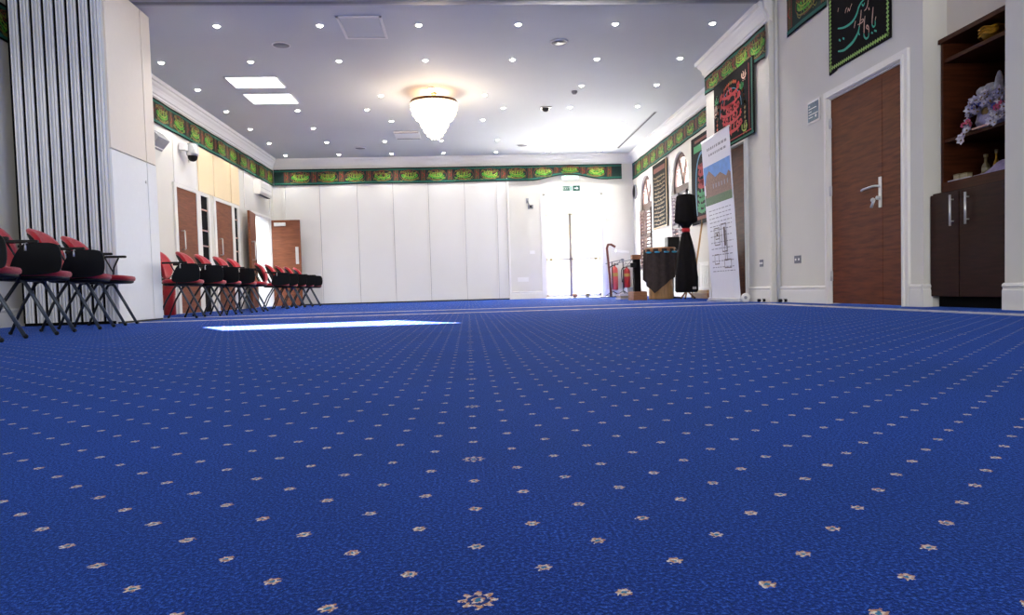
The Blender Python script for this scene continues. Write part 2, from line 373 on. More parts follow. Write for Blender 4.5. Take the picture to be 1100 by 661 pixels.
# cornice profile: (distance from wall, height below ceiling)
CP = [(0, .238), (.018, .238), (.02, .205), (.035, .195), (.045, .15), (.06, .115), (.085, .085), (.095, .06), (.12, .05), (.125, .0), (0, 0)]
def cornice(name, a, b, n, m0=0, m1=0):   # a,b 2D on wall, n normal into room, mitre extension factors
    a = Vector(a); b = Vector(b); d = (b-a).normalized(); n = Vector(n); mb = MB(); k = len(CP); vs = []
    for P, s in ((a, m0), (b, m1)):
        for q, h in CP:
            p = P+n*q+d*(s*q); vs.append((p.x, p.y, ZC-h))
    mb.add(vs, [(i, (i+1) % k, k+(i+1) % k, k+i) for i in range(k)]+[list(range(k)), list(range(k, 2*k))[::-1]], CORN)
    return struct(mb, name)
cornice('trim_2', (XL, 8.0), (XL, YF), (1, 0), 0, -1)
cornice('trim_3', (XL, YF), (XR, YF), (0, -1), 1, -1)
cornice('trim_4', (XR, YC), (XR, YF), (-1, 0), 1, -1)
cornice('trim_5', (XM, YC), (XR, YC), (0, 1), -1, -1)
cornice('trim_6', (XM, YP+.02), (XM, YC), (-1, 0), 0, 1)
# bright moulded cornice end at the pier
struct(MB().prism([(0, 3.495), (-.10, 3.495), (-.085, 3.42), (-.05, 3.36), (-.03, 3.27), (0, 3.25)], lambda u, v, d: (XM+.03+u, YP-.035+d, v), 0, .05, TRIM), 'trim_7', 'white moulded cornice end at the pier')
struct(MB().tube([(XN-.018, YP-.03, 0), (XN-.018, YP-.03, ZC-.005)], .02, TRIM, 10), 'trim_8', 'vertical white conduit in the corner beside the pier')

# baseboards
def base_x(name, X, n, y0, y1, h=.185):     # on a wall X=const, n=-1 sticks to -x
    mb = MB(); p = [(0, 0), (.022, 0), (.022, h-.05), (.017, h-.045), (.017, h-.03), (.024, h-.022), (.02, h-.008), (.008, h), (0, h)]
    mb.prism(p, lambda u, v, d: (X+n*u, d, v), y0, y1, TRIM); return struct(mb, name)
def base_y(name, Y, n, x0, x1, h=.185):
    mb = MB(); p = [(0, 0), (.022, 0), (.022, h-.05), (.017, h-.045), (.017, h-.03), (.024, h-.022), (.02, h-.008), (.008, h), (0, h)]
    mb.prism(p, lambda u, v, d: (d, Y+n*u, v), x0, x1, TRIM); return struct(mb, name)
base_x('baseboard_right_door', XN, -1, ND1+.085, YP-.06)
base_x('baseboard_right_door_end', XN, -1, 5.462, ND0-.085)
base_y('baseboard_alcove', 5.46, -1, XN-.02, XN+.06)
base_x('baseboard_right_near', XN, -1, Y0, 4.60)
base_x('baseboard_pier', XM, -1, YP+.01, PD0-.07)
base_x('baseboard_windows', XR, -1, YC, YF)
base_x('baseboard_left', XL, 1, Y0, 11.2)
base_y('baseboard_far', YF, -1, 1.06, EX0-.06)
base_y('baseboard_far_corner', YF, -1, EX1+.06, XR-.025)

# ------------------------------------------------------------------ doors
def frame_x(mb, X, n, y0, y1, h, w=.07, t=.025, m=TRIM):    # architrave on wall X
    a, b = (X-.0, X+n*t); x0, x1 = min(a, b), max(a, b)
    mb.box(x0, x1, y0-w, y0, 0, h+w, m); mb.box(x0, x1, y1, y1+w, 0, h+w, m); mb.box(x0, x1, y0, y1, h, h+w, m)
    a, b = (X+n*t*1.6, X+n*t); x0, x1 = min(a, b), max(a, b)
    mb.box(x0, x1, y0-w*.45, y0-w*.1, 0, h+w*.45, m); mb.box(x0, x1, y1+w*.1, y1+w*.45, 0, h+w*.45, m); mb.box(x0, x1, y0-w*.1, y1+w*.1, h+w*.1, h+w*.45, m)
# door_1: walnut door-and-a-half on the right
fr = MB(); frame_x(fr, XN, -1, ND0, ND1, NDH, .075)
fr.box(XN, XN+.2, ND0, ND0+.012, 0, NDH, TRIM).box(XN, XN+.2, ND1-.012, ND1, 0, NDH, TRIM).box(XN, XN+.2, ND0, ND1, NDH-.012, NDH, TRIM)
d1 = struct(fr, 'door_1', 'white framed walnut door and a half in the right wall')
SPLIT = 6.03
def leafbox(mb, x0, x1, y0, y1, z0, z1, m): return mb.box(x0, x1, y0, y1, z0, z1, m, bev=.003)
l1 = leafbox(MB(), XN+.008, XN+.052, SPLIT+.002, ND1-.014, .006, NDH-.014, WOOD).build('door_leaf', d1)
l2 = leafbox(MB(), XN+.008, XN+.052, ND0+.014, SPLIT-.002, .006, NDH-.014, WOOD).build('door_leaf', d1)
MB().box(XN-.0, XN+.009, SPLIT+.01, SPLIT+.05, .87, 1.14, STEEL, bev=.002).tube([(XN-.0, SPLIT+.03, 1.06), (XN-.045, SPLIT+.03, 1.06), (XN-.055, SPLIT+.05, 1.06), (XN-.055, SPLIT+.20, 1.052), (XN-.05, SPLIT+.235, 1.045)], .010, STEEL, 8).build('lever_handle', l1)
MB().tube([(XN, SPLIT+.03, .955), (XN-.03, SPLIT+.03, .955)], .017, STEEL, 10).ball((XN-.045, SPLIT+.06, .94), .02, STEEL).tube([(XN-.04, SPLIT+.05, .94), (XN-.045, SPLIT+.085, .875)], .012, STEEL, 8).build('key_lock', l1)
for yy, sgn in ((ND0, 1), (ND1, -1)):
    for z in (.28, 1.13, 1.80):
        MB().tube([(XN-.006, yy+sgn*.012, z-.05), (XN-.006, yy+sgn*.012, z+.05)], .009, STEEL, 8).box(XN-.002, XN+.004, yy+sgn*.012-.02, yy+sgn*.012+.02, z-.05, z+.05, STEEL).build('hinge', d1)
# door_2: behind the pull up banner in the pier wall
fr = MB(); frame_x(fr, XM, -1, PD0, PD1, PDH, .05)
d2 = struct(fr, 'door_2', 'brown door behind the pull up banner')
leafbox(MB(), XM+.01, XM+.055, PD0+.004, PD1-.004, .006, PDH-.004, WOODM).build('door_leaf', d2)

# left wall doors A and B with glazed side strips
def dhandle(mb, X, y, z0, z1, n=1, r=.011):
    mb.tube([(X, y, z0), (X+n*.05, y, z0), (X+n*.055, y, z0+.01), (X+n*.055, y, z1-.01), (X+n*.05, y, z1), (X, y, z1)], r, STEEL, 8)
def left_door(name, y0, y1, g0, g1, label):
    mb = MB()
    mb.box(XL, XL+.03, y0-.10, y0, 0, 2.08, TRIM).box(XL, XL+.03, y1, g0, 0, 2.08, TRIM).box(XL, XL+.03, g1, g1+.10, 0, 2.08, TRIM)
    mb.box(XL, XL+.03, y0, y1, 2.02, 2.08, TRIM).box(XL, XL+.03, g0, g1, 2.02, 2.08, TRIM)
    d = struct(mb, name, label)
    lf = leafbox(MB(), XL+.002, XL+.022, y0+.004, y1-.004, .006, 2.018, WOODM).build('door_leaf', d)
    h = MB(); dhandle(h, XL+.022, y0+.13, 1.03, 1.33); h.build('pull_handle', lf)
    MB().box(XL+.002, XL+.006, g0, g1, .0, 2.02, BLACKC).build('side_pane', d)
    b = MB()
    for z in (.45, .9, 1.15, 1.42, 1.78): b.box(XL+.006, XL+.018, g0, g1, z-.012, z+.012, PEACH)
    b.build('glazing_bar', d)
    return d
left_door('door_3', 11.52, 12.33, 12.52, 12.86, 'left wooden door nearest the white cupboard')
left_door('door_4', 13.25, 14.12, 14.27, 14.47, 'second wooden door in the left wall')
# wall stretches above the doors, warm light put into their colour
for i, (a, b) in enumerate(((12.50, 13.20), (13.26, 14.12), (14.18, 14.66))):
    struct(MB().box(XL, XL+.02, a, b, 2.09, 2.85, WARMLIT, bev=.003), 'trim_%d' % (9+i), 'wall stretch above the doors, coloured as if warmly lit')
struct(MB().box(XL, XL+.012, 11.5, 12.42, 2.09, 2.80, TRIM), 'trim_12')
# open double door C
mb = MB(); frame_x(mb, XL, 1, LD0, LD1, LDH, .06)
mb.box(XL-.2, XL, LD0, LD0+.02, 0, LDH, TRIM).box(XL-.2, XL, LD1-.02, LD1, 0, LDH, TRIM).box(XL-.2, XL, LD0, LD1, LDH-.02, LDH, TRIM)
d5 = struct(mb, 'door_5', 'open double doorway at the far end of the left wall')
lf = leafbox(MB(), XL+.05, XL+.70, LD1+.0, LD1+.045, .01, 2.01, WOODM).build('door_leaf', d5)
tag(lf, 'opened far leaf with a silver closer')
MB().box(XL+.12, XL+.38, LD1-.05, LD1, 1.87, 1.95, STEEL, bev=.006).build('door_closer', lf)
MB().box(XL+.58, XL+.65, LD1-.006, LD1, .98, 1.38, STEEL, bev=.002).build('push_plate', lf)
for z0 in (.0,): pass
T = Matrix.Translation((XL+.045, LD0, 0)) @ Matrix.Rotation(math.radians(7), 4, 'Z')
lf = MB().box(0, .045, -.70, -.01, .01, 2.01, WOODM, T=T, bev=.003).build('door_leaf', d5); tag(lf, 'near leaf folded back to the wall with a silver pull')
h = MB(); h.tube([(.045, -.60, 1.0), (.11, -.60, 1.0), (.115, -.60, 1.02), (.115, -.60, 1.36), (.11, -.60, 1.38), (.045, -.60, 1.38)], .014, STEEL, 8, T=T); h.build('pull_handle', lf)

# exit double door, daylight behind
mb = MB()
yb, yf = YF+.10, YF+.16
mb.box(EX0, EX0+.06, yb-.1, yf, 0, EXH, TRIM).box(EX1-.06, EX1, yb-.1, yf, 0, EXH, TRIM).box(EX0, EX1, yb-.1, yf, EXH-.05, EXH, TRIM).box(EX0, EX1, yb-.0, yf, 2.08, 2.15, TRIM)
mb.box(EX0-.055, EX0, YF-.018, YF, 0, EXH+.055, TRIM).box(EX1, EX1+.055, YF-.018, YF, 0, EXH+.055, TRIM).box(EX0, EX1, YF-.018, YF, EXH, EXH+.055, TRIM)
d6 = struct(mb, 'door_6', 'sunlit glazed double exit door at the far end')
MB().box(EX0+.06, EX1-.06, yb+.02, yb+.03, 2.15, EXH-.05, GLASS).build('transom_pane', d6)
xm = (EX0+EX1)/2-.06
CREAMF = mat('cream_door_frame', 'e9dfc8', .5, noise=.01)
for (a, b, hs) in ((EX0+.06, xm, 1), (xm, EX1-.06, -1)):
    m_ = MB().box(a, a+.05, yb, yb+.05, .01, 2.08, CREAMF).box(b-.05, b, yb, yb+.05, .01, 2.08, CREAMF).box(a, b, yb, yb+.05, .01, .09, CREAMF).box(a, b, yb, yb+.05, 2.03, 2.08, CREAMF).box(a, b, yb, yb+.05, .93, .98, CREAMF)
    lf = m_.build('door_leaf', d6)
    MB().box(a+.05, b-.05, yb+.02, yb+.03, .09, 2.03, GLASS).build('pane', lf)
    MB().box(b-.16 if hs < 0 else a+.1, b-.1 if hs < 0 else a+.16, yb-.03, yb, .92, .98, BRASS, bev=.005).build('door_handle', lf)
MB().box(xm-.022, xm+.006, yb-.022, yb, .02, 2.07, mat('grey_astragal', '6f6a66', .5)).build('astragal', d6)

# ------------------------------------------------------------------ arched windows with louvres
SHUT = mat('brown_louvre', '4a2f2a', .6, noise=.1, scale=20)
WSH = mat('white_louvre', '5d5158', .55, noise=.03)
def arched_window(i, cy, h, s, sp, r, slat, label):
    mb = MB(); X = XR+.06
    # frame strip following the outline
    out = [(cy-h, s), (cy+h, s)]+[(cy+h*math.cos(a), sp+r*math.sin(a)) for a in [PI*k/20 for k in range(21)]]
    inn = [(cy-h+.10, s+.08), (cy+h-.10, s+.08)]+[(cy+(h-.10)*math.cos(a), sp+(r-.10)*math.sin(a)) for a in [PI*k/20 for k in range(21)]]
    n = len(out); vs = []
    for x in (X, X+.05): vs += [(x, u, v) for u, v in out]+[(x, u, v) for u, v in inn]
    fs = []
    for k in range(n):
        j = (k+1) % n; fs += [(k, j, n+j, n+k), (2*n+k, 3*n+k, 3*n+j, 2*n+j), (n+k, n+j, 3*n+j, 3*n+k), (k, 2*n+k, 2*n+j, j)]
    mb.add(vs, fs, SHUT)
    mb.box(X, X+.05, cy-h+.05, cy+h-.05, sp-.22, sp-.06, SHUT)
    w = struct(mb, 'window_%d' % i, label)
    g = MB()
    for a in (62, 118): 
        u, v = math.cos(math.radians(a)), math.sin(math.radians(a))
        g.prism([(-.045, 0), (.045, 0), (.045, .46), (-.045, .46)], lambda p, q, d, a=a: (X+.01+d, cy+q*math.cos(math.radians(a))*1.0-p*math.sin(math.radians(a)), sp-.06+q*math.sin(math.radians(a))*1.15+p*math.cos(math.radians(a))), 0, .03, SHUT)
    g.build('fanlight_mullion', w)
    MB().box(X+.02, X+.028, cy-h+.05, cy+h-.05, s+.03, sp-.1, GLASS).prism([(math.cos(PI*k/16)*(h-.05), math.sin(PI*k/16)*(r-.05)) for k in range(17)], lambda u, v, d: (X+.02+d, cy+u, sp-.1+v), 0, .008, GLASS).build('pane', w)
    for (a, b) in ((cy-h+.07, cy-.015), (cy+.015, cy+h-.07)):
        sh = MB(); sh.box(XR-.02, XR+.015, a, a+.05, s+.05, sp-.22, slat).box(XR-.02, XR+.015, b-.05, b, s+.05, sp-.22, slat).box(XR-.02, XR+.015, a, b, s+.05, s+.11, slat).box(XR-.02, XR+.015, a, b, sp-.28, sp-.22, slat).box(XR-.02, XR+.015, a, b, 1.35, 1.41, slat)
        z = s+.12
        while z < sp-.3:
            T = Matrix.Translation((XR, 0, z)) @ Matrix.Rotation(math.radians(38), 4, 'Y')
            sh.box(-.028, .028, a+.05, b-.05, -.004, .004, slat, T=T); z += .078
        sh.build('shutter', w)
    return w
arched_window(1, *WINS[0], SHUT, 'arched window with brown louvred shutters nearest the far corner')
arched_window(2, *WINS[1], WSH, 'arched window with pale louvres behind the black draped stand')

# ------------------------------------------------------------------ closed folding partition along the far wall
fp = empty('folding_partition', (-1.7, YF-.06, 0), 'closed white folding partition of tall flush panels across the far wall', 'folding partition')
O = fp.location
edges = [-4.40, -3.50, -2.61, -1.76, -.91, -.04, .74, 1.0]
for a, b in zip(edges[:-1], edges[1:]):
    MB().box(a+.006-O.x, b-.006-O.x, .0, .055, .03, 2.93, PANEL, bev=.004).build('panel', fp)
for e in edges[1:-1]:
    MB().box(e-.009-O.x, e+.004-O.x, -.014, .05, .03, 2.93, TRIM).box(e+.004-O.x, e+.014-O.x, -.003, .0, .03, 2.93, GREYP).build('joint_strip', fp)
MB().box(edges[0]-O.x, edges[-1]-O.x, .005, .055, .0, .03, DARKV).build('bottom_seal', fp)
MB().box(1.0-O.x, 1.05-O.x, -.03, .055, 0, 2.95, TRIM).build('end_post', fp)
MB().tube([(-4.30-O.x, -.02, 0), (-4.30-O.x, -.02, 2.93)], .012, PANEL, 8).build('jamb_seal', fp)
struct(MB().box(edges[0]-.0, 1.06, YF-.055, YF-.0, 2.93, 2.99, TRIM), 'trim_13')
struct(MB().box(XL, -4.40, YF-.05, YF, 0, 2.93, PANEL), 'trim_14')

# ------------------------------------------------------------------ parked folding partition at left
ps = empty('folding_partition', (-4.08, 7.9, 0), 'folded stack of grey aluminium edged partition panels at the left wall', 'folding partition')
O = ps.location
x = -4.50
NP = 8; wP = (-3.60-x)/NP
for k in range(NP):
    a = x+k*wP; g = .030
    p = MB().box(a+g-O.x, a+wP-O.x, 7.42-O.y, 8.40-O.y, .03, 3.46, PANEL).build('panel', ps)
    e = MB()   # aluminium edge profile, stepped
    e.box(a+g-O.x, a+wP-O.x, 7.405-O.y, 7.42-O.y, .03, 3.46, ALUB)
    e.box(a+g-O.x, a+g+.012-O.x, 7.385-O.y, 7.405-O.y, .03, 3.46, ALU)
    e.box(a+g+.034-O.x, a+g+.05-O.x, 7.39-O.y, 7.405-O.y, .03, 3.46, ALU)
    e.box(a+wP-.02-O.x, a+wP-O.x, 7.385-O.y, 7.405-O.y, .03, 3.46, ALU)
    e.build('edge_profile', p)
    MB().box(a-O.x, a+g-O.x, 7.40-O.y, 8.38-O.y, .03, 3.46, DARKGAP).build('seal', p)
MB().box(x-O.x, -3.60-O.x, 7.41-O.y, 8.40-O.y, 0, .03, DARKGAP).build('bottom_seal', ps)
cbd = empty('cupboard', (-3.58, 7.9, 0), 'tall white pocket cupboard beside the folded partition stack', 'cupboard')
O = cbd.location
CB_UP = mat('cream_cupboard', 'e2d8cb', .45, noise=.01); CB_LO = mat('white_cupboard', 'e9ecee', .4, noise=.01)
MB().box(-.0195, -.001, -.49, .53, 0, 3.47, PANEL).build('body', cbd)
MB().box(0, .02, -.49, .29, 1.785, 3.47, CB_UP, bev=.003).build('door', cbd)
dl = MB().box(0, .02, -.49, .29, .02, 1.77, CB_LO, bev=.003).build('door', cbd)
MB().tube([(.02, .25, 1.55), (.026, .25, 1.55)], .018, STEEL, 10).build('keyhole', dl)
MB().box(0, .02, .305, .53, 1.785, 3.47, CB_UP, bev=.003).build('side_panel', cbd)
MB().box(0, .02, .305, .53, .02, 1.77, CB_LO, bev=.003).build('side_panel', cbd)
MB().box(0, .014, -.49, .53, 0, .018, DARKV).build('plinth', cbd)
MB().box(-.3, .0, .532, .55, 0, 3.47, CB_LO).build('end_panel', cbd)

# ------------------------------------------------------------------ ceiling fittings
ORD = ['first', 'second', 'third', 'fourth', 'fifth', 'sixth', 'seventh']
ROWN = ['row nearest the camera', 'second row back', 'third row back', 'fourth row back', 'fifth row back', 'sixth row back', 'last row before the far wall']
ROWS = [(8.78, [-2.92, -1.70, -.51, .71, 1.92, 3.15]), (10.10, [-4.13, -2.92, -1.71, -.51, .72, 1.93, 3.14]), (11.41, [-4.13, (-.50, 11.49), (.37, 11.88), 1.92, 3.15]),
        (12.74, [-4.14, -2.91, -1.70, .72, 1.93, 3.16]), (14.09, [-4.14, -2.93, (-1.36, 13.6), (.37, 13.6), 1.95, 3.17]), (15.39, [-4.14, -2.93, -1.70, -.49, .72, 1.96, 3.18]), (16.74, [-4.14, -2.92, -1.70, -.49, .74, 1.97, 3.20])]
rim = MB().lathe([(.034, -.006), (.046, -.009), (.052, -.004), (.053, 0), (.04, 0), (.034, -.002)], TRIM, seg=20)
rim_me = None; lampd = None
def downlight(x, y, label):
    global rim_me, lamp_me, lampd
    r = empty('spotlight', (x, y, ZC-.001), label, 'ceiling light', group='recessed ceiling spotlights')
    if rim_me is None:
        o = rim.build('trim_ring', r); rim_me = o.data
        o2 = MB().lathe([(.002, -.022), (.02, -.019), (.033, -.009), (.034, -.001), (.002, -.001)], LAMPW, seg=16).build('lamp', r); lamp_me = o2.data
        lampd = bpy.data.lights.new('spotlight_beam', 'SPOT'); lampd.energy = DOWN_W; lampd.spot_size = math.radians(125); lampd.spot_blend = .8; lampd.shadow_soft_size = .03; lampd.color = (1, .95, .88)
    else:
        for n, me in (('trim_ring', rim_me), ('lamp', lamp_me)):
            o = bpy.data.objects.new(n, me); COL.objects.link(o); o.parent = r
    l = bpy.data.objects.new('beam', lampd); COL.objects.link(l); l.parent = r; l.location = (0, 0, -.06)
for k, (y, xs) in enumerate(ROWS):
    for j, q in enumerate(xs):
        xx, yy = q if isinstance(q, tuple) else (q, y)
        downlight(xx, yy, 'recessed ceiling spotlight, %s from the left in the %s' % (ORD[j], ROWN[k]))
downlight(-1.35, 11.87, 'round recessed ceiling spotlight just left of the glowing crystal chandelier')
for xx in (-4.13, -.51, .71, 1.92): downlight(xx, 6.1, 'recessed ceiling spotlight on the near side of the ceiling track')
for (x0, x1, y0, y1, lab) in ((-3.52, -2.745, 10.77, 11.34, 'white glowing rectangular ceiling light panel, nearer of the pair'), (-3.53, -2.76, 11.66, 12.27, 'white glowing rectangular ceiling light panel, farther of the pair')):
    r = empty('ceiling_skylight', ((x0+x1)/2, (y0+y1)/2, ZC), lab, 'ceiling light'); w, h = (x1-x0)/2, (y1-y0)/2
    MB().box(-w, w, -h, -h+.02, -.012, -.001, TRIM).box(-w, w, h-.02, h, -.012, -.001, TRIM).box(-w, -w+.02, -h, h, -.012, -.001, TRIM).box(w-.02, w, -h, h, -.012, -.001, TRIM).build('frame', r)
    MB().box(-w+.02, w-.02, -h+.02, h-.02, -.008, -.002, PANELW).build('diffuser', r)
def hatch(x0, x1, y0, y1, lab):
    r = empty('ceiling_hatch', ((x0+x1)/2, (y0+y1)/2, ZC), lab, 'ceiling hatch'); w, h = (x1-x0)/2, (y1-y0)/2
    f = MB()
    for a, b, c, d in ((-w, w, -h, -h+.03), (-w, w, h-.03, h), (-w, -w+.03, -h, h), (w-.03, w, -h, h)): f.box(a, b, c, d, -.014, -.001, CORN)
    f.build('frame', r); MB().box(-w+.036, w-.036, -h+.036, h-.036, -.007, -.001, CEIL).build('cover', r)
hatch(-1.46, -.93, 8.50, 9.22, 'square white ceiling access hatch with raised frame')
def speaker_c(x, y, lab, rad=.12, m=GREYD):
    r = empty('ceiling_speaker', (x, y, ZC), lab, 'ceiling speaker')
    MB().lathe([(rad, -.001), (rad, -.01), (rad*.88, -.016), (rad*.86, -.012), (rad*.86, -.001)], CORN, seg=28).build('rim', r)
    MB().lathe([(.002, -.014), (rad*.86, -.012), (rad*.86, -.004), (.002, -.004)], m, seg=28).build('grille', r)
speaker_c(-2.33, 9.44, 'round grey ceiling speaker left of the access hatch')
speaker_c(1.30, 9.41, 'round grey ceiling speaker right of centre among near spotlights')
speaker_c(-2.32, 16.05, 'small flat grey ceiling disc near the far left cornice', .13)
speaker_c(1.31, 16.03, 'small flat grey ceiling disc in front of the exit door', .13)
# smoke detectors / projector bracket
r = empty('smoke_detector', (1.487, 12.79, ZC), 'small grey ceiling detector box between the middle spotlights', 'smoke detector')
MB().box(-.10, .10, -.10, .10, -.012, -.001, GREYP, bev=.003).build('plate', r); MB().lathe([(.06, -.012), (.055, -.05), (.03, -.065), (.001, -.066)], DARKV, seg=18).build('sensor', r)
r = empty('smoke_detector', (1.855, 11.74, ZC), 'tiny dark ceiling sensor right of the grey detector box', 'smoke detector')
MB().lathe([(.05, -.001), (.05, -.02), (.03, -.05), (.001, -.052)], GREYD, seg=18).build('sensor', r)
r = empty('ceiling_vent', (-1.16, 14.75, ZC), 'white rectangular ceiling cassette vent behind the chandelier', 'ceiling vent')
MB().box(-.26, .26, -.30, .30, -.035, -.001, CORN, bev=.006).build('casing', r); MB().box(-.24, .24, -.295, -.26, -.038, -.034, BRONZE).box(-.24, .24, .26, .295, -.038, -.034, DARKV).build('slot', r)
r = empty('linear_vent', (3.607, 14.84, ZC), 'long dark narrow ceiling slot beside the right cornice', 'ceiling vent')
MB().box(-.03, .03, -1.68, 1.68, -.008, -.001, GREYP).build('frame', r); MB().box(-.014, .014, -1.66, 1.66, -.0095, -.007, DARKV).build('slot', r)

# chandelier
ch = empty('chandelier', (-.476, 11.75, 0), 'glowing bowl shaped crystal chandelier with bronze ring under the ceiling', 'chandelier')
MB().lathe([(.345, 3.32), (.385, 3.315), (.392, 3.335), (.38, 3.36), (.345, 3.355)], BRONZE, seg=48).build('ring', ch)
MB().lathe([(.05, ZC-.001), (.055, ZC-.02), (.04, ZC-.03), (.015, ZC-.05), (.015, 3.34), (.01, 3.33)], BRONZE, seg=24).build('ceiling_mount', ch)
cr = MB(); tiers = [(.375, 3.31), (.37, 3.24), (.345, 3.16), (.30, 3.09), (.235, 3.03), (.215, 2.97), (.17, 2.89), (.12, 2.82), (.06, 2.775), (.01, 2.76)]
cr.lathe([(a*.93, z) for a, z in tiers], CRYS, seg=36).build('crystal_bowl', ch)
for j, (a, z) in enumerate(tiers[:-1]):
    b = MB(); n = max(6, int(2*PI*a/.05))
    for k in range(n):
        t = 2*PI*(k+.5*(j % 2))/n; px, py = a*math.cos(t), a*math.sin(t)
        s_ = .017; b.add([(px, py, z+s_*1.5), (px+s_, py, z), (px, py+s_, z), (px-s_, py, z), (px, py-s_, z), (px, py, z-s_*2)], [(0,1,2),(0,2,3),(0,3,4),(0,4,1),(5,2,1),(5,3,2),(5,4,3),(5,1,4)], CRYS)
    b.build('crystal_tier', ch)
pl = bpy.data.lights.new('chandelier_bulbs', 'POINT'); pl.energy = 34; pl.color = (1, .66, .36); pl.shadow_soft_size = .1
po = bpy.data.objects.new('chandelier_bulbs', pl); COL.objects.link(po); po.parent = ch; po.location = (.0, .0, 3.42)
ch_l = bpy.data.lights.new('chandelier_glow', 'POINT'); ch_l.energy = 60; ch_l.color = (1, .82, .6); ch_l.shadow_soft_size = .15
po = bpy.data.objects.new('chandelier_glow', ch_l); COL.objects.link(po); po.parent = ch; po.location = (0, 0, 2.6)
CRYS_E = 5

# ------------------------------------------------------------------ calligraphy cloths
def script(mb, fn, u0, v0, w, h, m, rnd, sw=.02, d=.006, n=5):
    """a line of cursive strokes inside a box"""
    mb.stroke(fn, smooth([(u0+w*.96, v0+h*.62), (u0+w*.78, v0+h*.30), (u0+w*.5, v0+h*.22), (u0+w*.22, v0+h*.34), (u0+w*.05, v0+h*.70)]), sw*1.2, m, d)
    for k in range(n):
        a = u0+w*(k+.4)/n+rnd.uniform(-.03, .03)*w; t = rnd.random()
        if t < .4: p = [(a+.04*w, v0+h*rnd.uniform(.8, 1)), (a, v0+h*.6), (a+.015*w, v0+h*.3)]
        elif t < .75: p = [(a+.07*w, v0+h*.5), (a+.03*w, v0+h*.8), (a-.04*w, v0+h*.68), (a-.01*w, v0+h*.42), (a+.06*w, v0+h*.46)]
        else: p = [(a+.09*w, v0+h*.35), (a, v0+h*.05), (a-.09*w, v0+h*.25)]
        mb.stroke(fn, smooth(p), sw, m, d)
    for k in range(3): mb.diamond(fn, u0+w*rnd.uniform(.15, .85), v0+h*rnd.choice((.02, .95)), sw*.6, m, d)
def frieze(name, fn, u0, u1, zb, zt, label, tile=.647, phase=0, wave=None, s=1):
    """decorative cloth frieze: fn(u,v,d) maps to the wall; zb may be a function"""
    zbf = zb if callable(zb) else (lambda u: zb)
    n = max(4, int((u1-u0)/.12)); root = MB()
    us = [u0+(u1-u0)*i/n for i in range(n+1)]
    def strip(mb, f0, f1, m, d):
        vs = []
        for u in us: vs += [fn(u, f0(u), d+.006*math.sin(u*7)), fn(u, f1(u), d+.006*math.sin(u*7))]
        mb.add(vs, [(2*i, 2*i+1, 2*i+3, 2*i+2) for i in range(n)], m)
    strip(root, lambda u: zbf(u), lambda u: zt, DKGREEN, .016)
    strip(root, lambda u: zbf(u)+.001, lambda u: zbf(u)+.022, BLACKC, .019)
    strip(root, lambda u: zt-.022, lambda u: zt-.001, BLACKC, .019)
    strip(root, lambda u: zbf(u)+.024, lambda u: zbf(u)+.06, TEAL, .019)
    strip(root, lambda u: zt-.06, lambda u: zt-.03, TEAL, .019)
    o = root.build(name); tag(o, label, 'banner')
    mb = MB(); rnd = random.Random(3); u = u0+phase
    G = MB()
    def zc(uu): return (zt+zbf(uu))/2
    while u < u1:
        c = u+tile/2; hh = (zt-zbf(min(u1, max(u0, c))))
        rad = min(.115, hh*.3)
        zm = zc(min(u1, max(u0, c)))
        if u >= u0 and u+.06 < u1:
            for q in (-.05, -.018, .018, .05):
                zq = zbf(u)+.065
                G.stroke(fn, [(u+q, zq), (u+q, zt-.065)], [.017, .017], REDBR if abs(q) > .03 else GOLD, .027)
                if q == .018: G.stroke(fn, smooth([(u-.03, zm-.07), (u+.03, zm), (u-.03, zm+.07)]), .012, REDT, .030)
        if c-rad > u0 and c+.2 < u1:
            pts = [(c+.235*math.cos(a), zm+rad*1.15*math.sin(a)) for a in [2*PI*k/28 for k in range(29)]]
            G.stroke(fn, pts, [.012]*29, REDBR, .027)
            script(mb, fn, c-.20, zm-rad*.9, .40, rad*1.35, NEON, rnd, .021, .030, 6)
            script(mb, fn, c-.17, zm-rad*.6, .34, rad*1.3, NEON2, rnd, .016, .033, 6); script(mb, fn, c-.22, zm-rad*.1, .44, rad*1.2, REDBR, rnd, .016, .029, 8); script(mb, fn, c-.22, zm-rad*1.2, .44, rad*.9, GOLDF, rnd, .014, .028, 9); script(mb, fn, c-.2, zm+rad*.25, .4, rad*.8, GOLDF, rnd, .012, .032, 8)
            G.stroke(fn, smooth([(c-.07, zm+rad*.85), (c, zm+rad*1.0), (c+.05, zm+rad*.62), (c-.02, zm+rad*.6)]), .03, REDBR, .031)
        u += tile
    mb.build('calligraphy', o); G.build('ornament', o)
    return o
fY = lambda u, v, d: (u, YF-.07-d, v)
def dip(u):
    b = 2.868
    t = (u-2.48)/.95
    return b+(.14*math.cos(t*PI/2)**2 if abs(t) < 1 else 0)+.006*math.sin(u*2.1)
frieze('frieze_cloth', fY, XL+.05, 3.83, dip, 3.245, 'long dark green calligraphy frieze cloth across the far wall', phase=.30)
frieze('frieze_cloth', lambda u, v, d: (XL+d, u, v), 8.0, YF-.03, 2.862, 3.235, 'dark green calligraphy frieze cloth along the left wall', phase=.2)
frieze('frieze_cloth', lambda u, v, d: (XL+d, u, v), 5.2, 7.97, 2.87, 3.245, 'dark green frieze cloth left of the folded partition stack', phase=.1)
frieze('frieze_cloth', lambda u, v, d: (XR-d, u, v), YC+.02, YF-.06, lambda u: 2.845+.08*(YF-u)/7, 3.25, 'dark green calligraphy frieze cloth above the arched windows', phase=.1)
frieze('frieze_cloth', lambda u, v, d: (XM-d, u, v), 8.15, YC-.01, lambda u: 2.86+.14*(u-8.15)/2.12, 3.255, 'dark green calligraphy frieze cloth on the pier above the red banner', tile=.5, phase=-.05)
